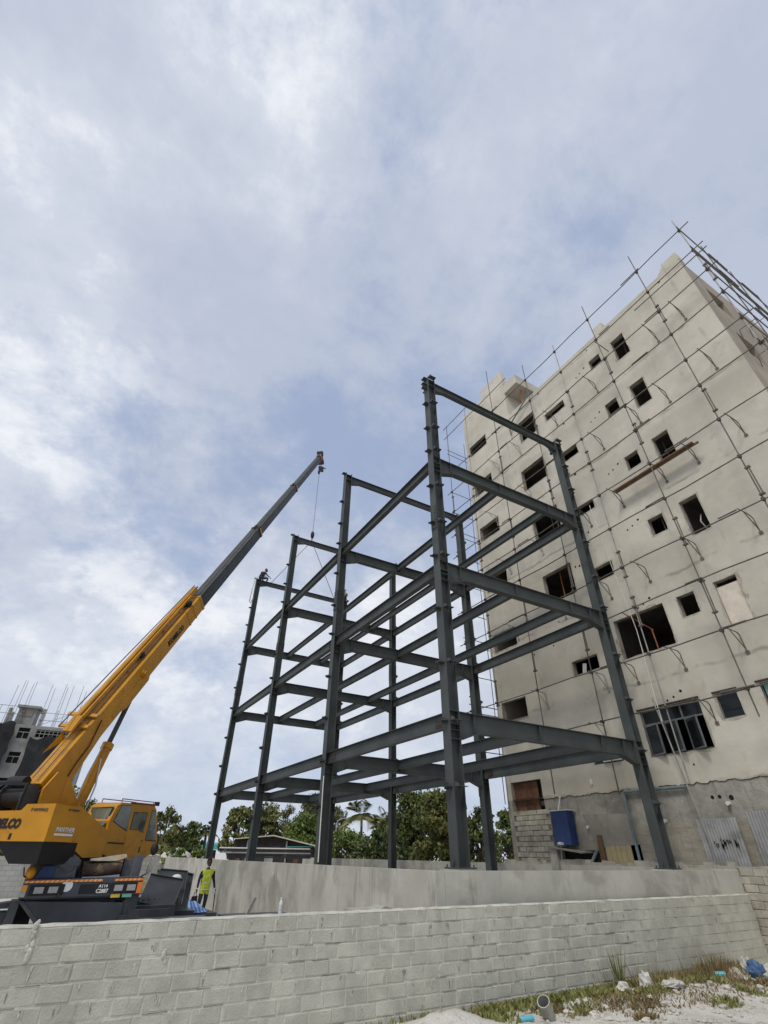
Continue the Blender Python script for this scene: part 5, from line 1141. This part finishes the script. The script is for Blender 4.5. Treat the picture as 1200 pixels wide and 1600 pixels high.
for l, n_ in ((-7.3, 3), (-6.0, 2), (-3.95, 2), (-2.6, 3), (-.7, 2)):
    b = MB()
    for k in range(n_):
        ll = l + .42 * k + rd.uniform(-.1, .1); b.tube(tp_(ll, .3 + .1 * (k % 2), 13.4), tp_(ll + rd.uniform(-.1, .1), .3, 17.6 + rd.uniform(-.3, .8)), .022, 5)
    b.build('rebar', M['tube'], tb, bc0)
b = MB()
for z in (14.0, 14.8): b.tube(tp_(-4.2, .15, z), tp_(.3, .15, z), .03, 5); b.tube(tp_(-8.5, .15, z + .4), tp_(-5.8, .15, z + .4), .03, 5)
for l in (-3.6, -2.4, -1.2, 0, -8, -7, -6.2): b.tube(tp_(l, .15, 13.4), tp_(l, .15, 15.2), .03, 5)
b.tube(tp_(-3.6, .15, 13.5), tp_(-1.2, .15, 14.8), .025, 5); b.build('guard_rail', M['tube_pale'], tb, bc0)
def net(l0, l1, z0, z1, dd, seed):
    rd = random.Random(seed); b = MB(); n, m = 14, 18; vs = []
    for j in range(m + 1):
        for i in range(n + 1):
            vs.append(tp_(l0 + (l1 - l0) * i / n + .08 * math.sin(j), -dd - .16 * math.sin(i * 1.3 + j * .5) - .1 * rd.random(), z0 + (z1 - z0) * j / m - (.25 * math.sin(i * .9) if j == m else 0)))
    b.add(vs, [(j * (n + 1) + i, j * (n + 1) + i + 1, (j + 1) * (n + 1) + i + 1, (j + 1) * (n + 1) + i) for j in range(m) for i in range(n)], True)
    b.build('debris_net', M['net'], tb, bc0)
net(-3.95, 1.3, 1.5, 12.1, .6, 1); net(-10, -5.7, 8.6, 13.3, .6, 2); net(-10, -6.2, 0, 8.0, .55, 3)
# long shed, teal roofed hut, stacked sheets on the slab
sh_ = thing('shed', 'dark open shed with a thin cream gable roof behind the far columns', 'shed', (6.5, 30, GZ))
s0, s1_, s2_ = Vector((4.0, 30.7, 0)), Vector((6.55, 29.95, 0)), Vector((9.3, 28.85, 0)); dp = Vector((1.6, 5, 0))
b = MB(); b.prism([s0 + ZZ * GZ, s2_ + ZZ * GZ, s2_ + ZZ * .62, s1_ + ZZ * 1.18, s0 + ZZ * .98], dp); b.build('wall', M['shedwall'], sh_, (6.5, 30, GZ))
b = MB(); of = Vector((-.1, -.35, 0))
b.prism([s0 + of + ZZ * 1.0, s1_ + of + ZZ * 1.22, s2_ + of * 1 + ZZ * .66, s2_ + of + ZZ * .74, s1_ + of + ZZ * 1.29, s0 + of + ZZ * 1.05], dp * 1.1); b.build('roof', M['cream'], sh_, (6.5, 30, GZ))
b = MB(); b.bar(Vector((6.0, 29.75, -.6)), Vector((6.55, 29.58, -.6)), .03, 1.3); b.build('wall_panel', M['tin'], sh_, (6.5, 30, GZ))
for x in (4.85, 5.3, 7.4):
    b = MB(); y = 30.7 - (x - 4) * .33 - .12; b.bar((x, y, GZ), (x, y, .95), .08, .08, (0, 1, 0)); b.build('post', M['pipegrey'], sh_, (6.5, 30, GZ))
rd = random.Random(19)
for k in range(7):
    z = .02 + .062 * k; w_ = rd.uniform(-.1, .1); m_ = [M['steel_dark'], M['steel_dark'], M['steel_dark'], M['tin'], M['steel_dark'], M['timber'], M['white']][k]
    b = MB(); p, q_ = Vector((.42 + w_ - (.25 if k > 2 else -.1), 19.32, z + .03)), Vector((4.32 + w_, 17.95, z + .03)); b.bar(p, q_, 1.1, .05)
    tag(b.build('steel_sheet', m_, None, p), ['lowest dark steel sheet of the stack on the slab', 'second dark sheet from the bottom of the stack on the slab', 'third dark sheet from the bottom of the stack on the slab', 'shiny pale sheet in the middle of the stack on the slab', 'dark sheet just above the shiny pale one', 'brown edged board second from the top of the stack on the slab', 'white topmost sheet of the stack on the slab'][k], 'sheet', 'sheets stacked on the slab')
for k_, x_ in enumerate((1.0, 3.6)):
    b = MB(); y_ = 19.1 - (x_ - .42) * .351; b.bar((x_ - .2, y_ - .5, -.22), (x_ + .2, y_ + .5, -.22), .2, .455); tag(b.build('timber_bearer', M['timber'], None, (x_, y_, -.45)), ['left timber bearer under the stacked sheets', 'right timber bearer under the stacked sheets'][k_], 'timber', 'bearers under the stacked sheets')
b = MB(); b.bar((3.3, 18.6, .50), (4.5, 18.2, .52), .6, .03); loose('teal_sheet', 'teal sheet lying on the right of the stacked sheets', 'sheet', b, M['teal'], (3.9, 18.4, .5))
b = MB(); p = Vector((5.2, 49, .55)); b.prism([p, p + Vector((2.6, -.55, -.2)), p + Vector((2.6, -.55, .12)), p + Vector((0, 0, .35))], (1, 4, .3)); 
hut = thing('hut', 'small hut with a teal roof behind the far left column', 'hut', p); q = MB(); q.prism([p, p + Vector((2.6, -.55, -.1)), p + Vector((2.6, -.55, .32)), p + Vector((0, 0, .45))], (.8, 3, .2)); q.build('roof', M['teal'], hut, p)
q = MB(); q.prism([p + Vector((.4, .3, -2.2)), p + Vector((2.3, -.1, -2.2)), p + Vector((2.3, -.1, -.12)), p + Vector((.4, .3, -.02))], (.6, 2.4, 0)); q.build('wall', M['shedwall'], hut, p)
b = MB(); b.prism([(11.8, 27.6, .30), (16.2, 21.4, .34), (16.2, 21.4, .42), (11.8, 27.6, .38)], (1.2, .8, .05)); loose('canopy_roof', 'low flat dark roof edge among the bushes behind the slab', 'roof', b, M['bconc'], (14, 25, .3))
for x, y, top, lbl in ((18.36, 44.5, 3.35, 'taller pale street lamp with a curved arm behind the frame'), (21.6, 51.5, 3.0, 'shorter pale street lamp partly hidden behind the taller one')):
    t = thing('street_lamp', lbl, 'street lamp', (x, y, GZ), 'street lamps behind the slab'); b = MB(); b.path([(0, 0, 0), (0, 0, top + 1.1), (.12, -.05, top + 1.4), (.5, -.2, top + 1.6), (1.5, -.6, top + 1.75)], [.07, .05, .045, .04, .04], 8); b.build('pole', M['tin'], t)
    b = MB(); b.obox((1.75, -.7, top + 1.78), (.3, -.12, .03), (.04, .1, 0), (0, 0, .04)); b.build('lamp_head', M['white'], t)
for x, y, s, lbl in ((-.6, 33.5, 1.25, 'pale rock heap just right of the crane cab'), (1.1, 34.5, 1.5, 'tall pale rock heap in the middle behind the yard wall'), (2.9, 34.0, 1.25, 'pale rock heap right at the foot of the far left column')):
    b = MB(); rd = random.Random(int(s * 100))
    for k in range(7): b.ball((x + rd.uniform(-.8, .8), y + rd.uniform(-.4, .4), GZ + s * rd.uniform(.4, .95)), s * rd.uniform(.22, .45), 8, 6, (1, 1, rd.uniform(.7, 1.2)), .2, k)
    b.ball((x, y, GZ + s * .4), s * .95, 14, 10, (1, .8, 1.0), .12, 3); tag(b.build('rock_heap', M['rock'], None, (x, y, GZ)), lbl, 'rocks', 'rock heaps behind the yard')

# ------------------------------------------------------------------ vegetation
def leaf_mesh(name, leaves, m, parent=None, org=(0, 0, 0)):
    # leaves: arrays of centre, axis, side, tone ; each leaf is a folded rhomb
    C_, A_, S_, T_ = leaves; n = len(C_)
    Nn = np.cross(A_, S_); Nn /= (np.linalg.norm(Nn, axis=1, keepdims=True) + 1e-9); ln = np.linalg.norm(S_, axis=1, keepdims=True)
    v = np.stack([C_ - A_, C_ + S_ + Nn * ln * .35, C_ + A_, C_ - S_ + Nn * ln * .35], 1).reshape(-1, 3) - np.array(org)
    me = bpy.data.meshes.new(name); me.vertices.add(4 * n); me.vertices.foreach_set('co', v.ravel())
    idx = np.arange(4 * n).reshape(n, 4); tri = np.stack([idx[:, [0, 1, 2]], idx[:, [0, 2, 3]]], 1).reshape(-1)
    me.loops.add(6 * n); me.loops.foreach_set('vertex_index', tri.astype(np.int32)); me.polygons.add(2 * n)
    me.polygons.foreach_set('loop_start', np.arange(0, 6 * n, 3, dtype=np.int32)); me.polygons.foreach_set('loop_total', np.full(2 * n, 3, np.int32))
    at = me.attributes.new('tone', 'FLOAT', 'POINT'); at.data.foreach_set('value', np.repeat(T_, 4).astype(np.float32)); me.update(calc_edges=True); me.validate()
    me.materials.append(m); o = bpy.data.objects.new(name, me); COL.objects.link(o)
    if parent: o.parent = parent
    return o
def rnd_dirs(rg, n): d = rg.normal(size=(n, 3)); return d / np.linalg.norm(d, axis=1, keepdims=True)
def tree(x, y, H, Wd, label, m, seed, nclump=46, per=90, leaf=.16, lean=0, base=.12, sparse=1.0, name='leafy_tree', cat='tree', group='trees behind the site', aspect=1.7):
    nclump = int(nclump * 1.35); Wd *= 1.12
    rg = np.random.default_rng(seed); t = thing(name, label, cat, (x, y, GZ), group)
    tr = MB(); top = Vector((lean, 0, H * .72)); R0 = .05 + H * .014
    tr.path([(0, 0, 0), (lean * .2 + .05, .02, H * .25), (lean * .6, -.03, H * .5), top], [R0, R0 * .8, R0 * .55, R0 * .2], 7)
    cs = []
    for k in range(nclump):
        zz = base + (1 - base) * rg.random() ** .8; r = (Wd / 2) * (math.sin(math.pi * min(1, (zz - base) / (1 - base) * .82 + .14))) ** .6
        a = rg.random() * 6.283; rr = r * rg.random() ** .45
        c = np.array([lean * zz + rr * math.cos(a), rr * math.sin(a), H * zz * (1 - .05 * rg.random())]); cs.append(c)
    cs = np.array(cs)
    for c in cs[::3]:
        s0_ = Vector((lean * .4, 0, H * (.2 + .4 * rg.random()))); e = Vector(c); mid = (s0_ + e) / 2 + Vector((0, 0, .1 * H * rg.random()))
        tr.path([s0_, mid, e], [R0 * .42, R0 * .28, .012], 5)
    tr.build('trunk', M['bark'], t)
    sz = rg.uniform(.08, .20, size=len(cs)) * max(Wd, H * .5); C_, T_ = [], []
    for c, s in zip(cs, sz):
        n = int(per * .85 * rg.uniform(.4, 1.3)); d = rnd_dirs(rg, n) * (rg.random((n, 1)) ** .5) * s * np.array([1, 1, .8]); C_.append(c + d); T_.append(np.clip(rg.normal(.42 + .2 * rg.normal(), .2, n), 0, 1))
    C_ = np.concatenate(C_); T_ = np.concatenate(T_); n = len(C_); ax = rnd_dirs(rg, n); ax[:, 2] -= .3; L = leaf * rg.uniform(.6, 1.3, (n, 1))
    sd_ = np.cross(ax, rnd_dirs(rg, n)); sd_ /= np.linalg.norm(sd_, axis=1, keepdims=True)
    leaf_mesh('crown', (C_, ax * L, sd_ * L / aspect, T_), m, t)
    return t
def palm(x, y, H, label, seed, R=1.7, n=17, tilt=0):
    rg = np.random.default_rng(seed); t = thing('palm_tree', label, 'palm tree', (x, y, GZ), 'palms behind the site'); tr = MB(); tr.path([(0, 0, 0), (.1, 0, H * .4), (.05 + tilt, 0, H * .82)], [.17, .13, .10], 8); tr.build('trunk', M['bark'], t)
    C_, A_, S_, T_ = [], [], [], []
    for k in range(n):
        a = 6.283 * k / n + rg.uniform(-.2, .2); el = rg.uniform(-.2, 1.25); L = R * rg.uniform(.8, 1.15); h = np.array([math.cos(a), math.sin(a), 0]); tone = rg.uniform(.1, 1 if el < .1 else .75)
        for s in np.linspace(.08, 1, 30):
            p = np.array([.05 + tilt, 0, H * .82]) + h * L * (s * math.cos(el) + .0) + np.array([0, 0, L * (s * math.sin(el) - .75 * s * s * math.cos(el) ** .5 * .7)])
            tg = h * math.cos(el) + np.array([0, 0, math.sin(el) - 1.05 * s * math.cos(el) ** .5]); tg /= np.linalg.norm(tg); sdv = np.cross(tg, [0, 0, 1]); sdv /= np.linalg.norm(sdv) + 1e-9
            l = .40 * math.sin(math.pi * min(.97, s * .8 + .18)) * R / 1.7
            for sg in (-1, 1):
                d = sdv * sg * .75 + tg * .55 + np.array([0, 0, -.35]); C_.append(p + d * l); A_.append(d * l); S_.append(np.cross(d, [.2, .3, 1]) * .036); T_.append(tone + rg.uniform(-.1, .1))
    leaf_mesh('crown', (np.array(C_), np.array(A_), np.array(S_), np.clip(np.array(T_), 0, 1)), M['leaf_olive'], t)
tree(.7, 39.6, 4.7, 2.9, 'loose leafy tree right behind the crane cab', M['leaf_olive'], 1, 34, 60, .15, sparse=.5)
tree(3.2, 41.2, 3.9, 2.4, 'lower dark bush left of the small palm', M['leaf_dark'], 2, 36, 80, .14)
tree(2.0, 42.5, 3.0, 4.2, 'low wide dark bush filling the gap behind the rock heaps', M['leaf_dark'], 21, 50, 80, .15)
palm(5.0, 43.9, 4.3, 'small dark palm left of the far left column', 3, 1.0, 15)
tree(5.9, 36.4, 4.9, 2.5, 'pale leaved tree between the two far left columns', M['leaf_olive'], 4, 44, 80, .15)
tree(8.6, 38.4, 5.3, 3.6, 'olive tree standing behind the shed roof ridge', M['leaf_olive'], 5, 60, 90, .14)
tree(10.5, 33.8, 4.4, 3.6, 'rounded bright green tree behind the right end of the shed', M['leaf_green'], 6, 70, 110, .12, base=.05)
tree(16.9, 47.3, 7.3, 3.2, 'tall feathery casuarina behind the second left column', M['leaf_pine'], 7, 60, 90, .26, aspect=5)
tree(14.6, 48.6, 6.0, 1.7, 'small feathery casuarina left of the tall one', M['leaf_pine'], 8, 26, 70, .24, aspect=5)
tree(20.3, 48.6, 6.3, 2.6, 'drooping casuarina right of the street lamps', M['leaf_pine'], 9, 36, 80, .28, aspect=5)
palm(16.9, 36.3, 6.0, 'tall coconut palm between the middle columns', 10, 2.1, 20)
palm(18.2, 34.0, 5.2, 'shorter yellowish palm right of the tall coconut palm', 11, 1.8, 18)
tree(12.2, 29.6, 3.3, 3.4, 'low fresh green bush behind the slab left of the middle column', M['leaf_green'], 12, 50, 80, .13, base=.02, name='bush', cat='bush')
tree(13.2, 27.0, 3.2, 3.0, 'low dark bush behind the slab touching the middle column', M['leaf_dark'], 13, 50, 80, .13, base=.02, name='bush', cat='bush')
tree(16.3, 30.5, 4.4, 2.6, 'light leafy tree just left of the middle column', M['leaf_olive'], 14, 34, 70, .14)
tree(14.5, 23.7, 5.5, 3.6, 'big dense dark tree right of the middle column', M['leaf_dark'], 15, 110, 110, .13, base=.03)
tree(14.4, 20.4, 5.4, 3.2, 'dense dark green tree behind the big front column', M['leaf_olive'], 16, 100, 110, .13, base=.03)
tree(15.4, 17.9, 4.3, 2.2, 'thin dark leafy tree between the front column and the next one', M['leaf_dark'], 17, 60, 70, .12, base=.02)
tree(14.9, 14.9, 4.0, 1.9, 'spiky dark shrub against the left edge of the plastered building', M['leaf_dark'], 18, 44, 60, .16, base=.02, aspect=3.2)
tree(.4, 31.5, 2.1, 1.6, 'small green bush growing in front of the left rock heap', M['leaf_green'], 31, 22, 60, .10, base=.02, name='bush', cat='bush')
tree(2.0, 31.6, 2.2, 1.5, 'small bright bush growing between the two right rock heaps', M['leaf_green'], 32, 22, 60, .10, base=.02, name='bush', cat='bush')
tree(-7.0, 47.0, 6.2, 4.0, 'dark tree peeping over the crane engine cover', M['leaf_dark'], 19, 60, 90, .16)
tree(-4.0, 49.0, 6.0, 3.0, 'dark tree peeping over the crane cab roof', M['leaf_olive'], 22, 50, 80, .16)
tree(-10.2, 33.5, 2.9, 3.0, 'dark bush over the yard wall at the left edge', M['leaf_dark'], 20, 50, 90, .13, base=.02, name='bush', cat='bush')
rg = np.random.default_rng(90)
def blades(n, pos, L, wd, m, name, label=None, kind=None, cat=None, seed=1, lean=.45, org=(0, 0, 0), wide=1.0):
    rg = np.random.default_rng(seed); P = np.array([pos(rg) for _ in range(n)]); ax = rnd_dirs(rg, n) * lean; ax[:, 2] = 1; ax /= np.linalg.norm(ax, axis=1, keepdims=True)
    l = L * rg.uniform(.45, 1.15, (n, 1)); sd_ = np.cross(ax, rnd_dirs(rg, n)); sd_ /= np.linalg.norm(sd_, axis=1, keepdims=True)
    o = leaf_mesh(name, (P + ax * l / 2, ax * l / 2, sd_ * wd * rg.uniform(.6, 1.3, (n, 1)), np.clip(rg.normal(.45, .28, n), 0, 1)), m, None, org); return tag(o, label, cat, None, kind)
def near_wall(s0, s1, w0, spread):
    def f(rg):
        s = rg.uniform(s0, s1); d = w0 + abs(rg.normal(0, spread)); 
        d *= .5 + .9 * abs(math.sin(s * 2.3) * math.sin(s * 1.1 + .7)); p = wpos(s, 0, .02 + d); return (p.x, p.y, GZ + hmap(p.x, p.y) - .01)
    return f
def patch(cx, cy, rx, ry):
    def f(rg):
        a = rg.random() * 6.283; r = rg.random() ** .6; x, y = cx + rx * r * math.cos(a), cy + ry * r * math.sin(a); return (x, y, GZ + hmap(x, y) - .01)
    return f
blades(2600, near_wall(6.2, 10.8, .02, .27), .12, .026, M['weed'], 'succulent_ground_cover', kind='stuff', seed=5, lean=.9)
blades(1300, near_wall(9.6, 13.6, .03, .34), .20, .009, M['drygrass'], 'dry_grass', kind='stuff', seed=6, lean=.8)
blades(60, near_wall(9.0, 13.2, .01, .05), .42, .004, M['drygrass'], 'dry_stalks', kind='stuff', seed=27, lean=.35)
blades(900, near_wall(10.3, 13.4, .05, .3), .16, .016, M['weed'], 'weeds', kind='stuff', seed=7, lean=.9)
blades(1500, patch(2.7, -2.65, 2.1, .6), .085, .010, M['drygrass'], 'dry_grass', kind='stuff', seed=8, lean=1.1)
for k_, (px_, py_, pr_) in enumerate(((.35, -2.25, .35), (1.3, -2.7, .3), (3.4, -2.5, .35), (4.2, -2.55, .3), (2.6, -3.2, .3), (.9, -3.0, .2), (3.7, -3.0, .35), (4.6, -2.75, .3), (1.9, -2.5, .3), (5.3, -2.6, .3), (3.0, -2.4, .4), (.0, -2.0, .3))):
    blades(170, patch(px_, py_, pr_, pr_ * .6), .12, .014, M['weed'] if k_ % 2 == 0 else M['drygrass'], 'weed_patch', kind='stuff', seed=40 + k_, lean=1.2)
blades(420, patch(1.15, -2.35, .9, .3), .10, .016, M['drygrass'], 'brown_weeds', kind='stuff', seed=18, lean=1.1)
blades(160, near_wall(3.0, 6.4, .02, .05), .10, .012, M['weed'], 'sparse_weeds', kind='stuff', seed=9, lean=.8)
blades(260, patch(4.6, -2.0, .35, .25), .42, .008, M['drygrass'], 'dry_grass_clump', 'tall dry brown grass clump against the wall by the blue bag', None, 'grass', 10, .45)
blades(46, patch(1.85, -1.87, .07, .05), .62, .007, M['leaf_olive'], 'grass_tuft', 'tall thin green grass tuft growing against the block wall', None, 'grass', 11, .32)
blades(60, patch(1.85, -1.87, .1, .07), .2, .007, M['drygrass'], 'grass_tuft', 'short dry tuft at the foot of the tall grass', None, 'grass', 12, .6)

# ------------------------------------------------------------------ litter in the foreground
t = thing('cement_pipe', 'open ended grey pipe sticking up from the sand in the foreground', 'pipe', (-.52, -2.48, GZ - .06))
a0 = Vector((.16, .10, -.06)); a1 = Vector((-.08, -.02, .25)); dd = (a1 - a0).normalized(); q = MB(); q.tube(a0, a1, 0.078, 24, .09, False); q.build('outer_shell', M['pipegrey'], t)
q = MB(); q.tube(a1, a0, .080, 24, .068, False); q.build('inner_shell', M['pipegrey'], t)
ax_ = dd.orthogonal().normalized(); bx_ = dd.cross(ax_); q = MB(); n = 24; rin = [a1 + (ax_ * math.cos(6.2832 * i / n) + bx_ * math.sin(6.2832 * i / n)) * .080 for i in range(n)]; rou = [a1 + (ax_ * math.cos(6.2832 * i / n) + bx_ * math.sin(6.2832 * i / n)) * .0902 for i in range(n)]
q.add(rin + rou, [(i, n + i, n + (i + 1) % n, (i + 1) % n) for i in range(n)]); q.build('rim', M['mortar'], t)
b = MB(); b.tube((-1.0, -2.40, GZ + .02), (-.80, -2.46, GZ + .03), .03, 12); b.tube((-.80, -2.46, GZ + .03), (-.785, -2.465, GZ + .03), .025, 12); tag(b.build('drink_can', M['can_blue'], None, (-.9, -2.43, GZ)), 'turquoise can lying in the weeds left of the pipe', 'can', 'turquoise cans in the weeds')
b = MB(); b.tube((4.20, -2.12, GZ + .11), (4.30, -2.25, GZ + .12), .045, 14); b.tube((4.3001, -2.2501, GZ + .1201), (4.303, -2.254, GZ + .1203), .035, 14); tag(b.build('drink_can', M['can_blue'], None, (4.25, -2.2, GZ)), 'round turquoise can end showing in the dry grass on the right', 'can', 'turquoise cans in the weeds')
def crumple(name, label, c, r, sc, m, seed, group=None, cat='bag'):
    b = MB(); b.ball((c[0], c[1], GZ + hmap(c[0], c[1]) + r * sc[2] * .6), r, 14, 10, sc, .26, seed); b.sm = [False] * len(b.f); return tag(b.build(name, m, None, (c[0], c[1], GZ)), label, cat, group)
crumple('plastic_bag', 'upright crumpled white bag in the dry weeds left of the flat one', (2.05, -2.22), .115, (.9, .8, 1.1), M['bag'], 1, 'white plastic bags in the weeds')
crumple('plastic_bag', 'flat white plastic bag lying in the weeds in the right foreground', (2.28, -2.55), .17, (1.4, .7, .35), M['bag'], 2, 'white plastic bags in the weeds')
crumple('plastic_bag', 'small pale bag scrap beside the blue bag at the wall foot', (4.75, -2.15), .14, (1, .8, .9), M['beige'], 3, 'white plastic bags in the weeds')
crumple('blue_bag', 'crumpled blue bag lying at the right end of the block wall', (5.32, -2.25), .155, (1.1, .9, .95), M['denim'], 4)
crumple('plastic_bag', 'white crumpled bag on top of the blue bag at the right edge', (5.42, -2.05), .11, (1, .9, 1.4), M['bag'], 5, 'white plastic bags in the weeds')
crumple('rock', 'pale stone at the foot of the tall grass tuft', (1.72, -2.02), .11, (1.2, .9, .8), M['rock'], 6, None, 'rock')
rd = random.Random(66); b = MB()
for k in range(420):
    x = rd.uniform(-1.2, 5.2); y = -1.75 - rd.random() ** .8 * 2.2; r = rd.uniform(.008, .038); b.ball((x, y, GZ + hmap(x, y) + r * .3), r, 6, 4, (1, 1, .7), .25, k)
for k in range(40):
    x = rd.uniform(-.9, 5.0); y = -1.9 - rd.random() * 1.5; b.ball((x, y, GZ + hmap(x, y) + .012), rd.uniform(.03, .075), 7, 5, (1.3, .9, .6), .28, 900 + k)
tag(b.build('pebbles', M['rock']), kind='stuff')
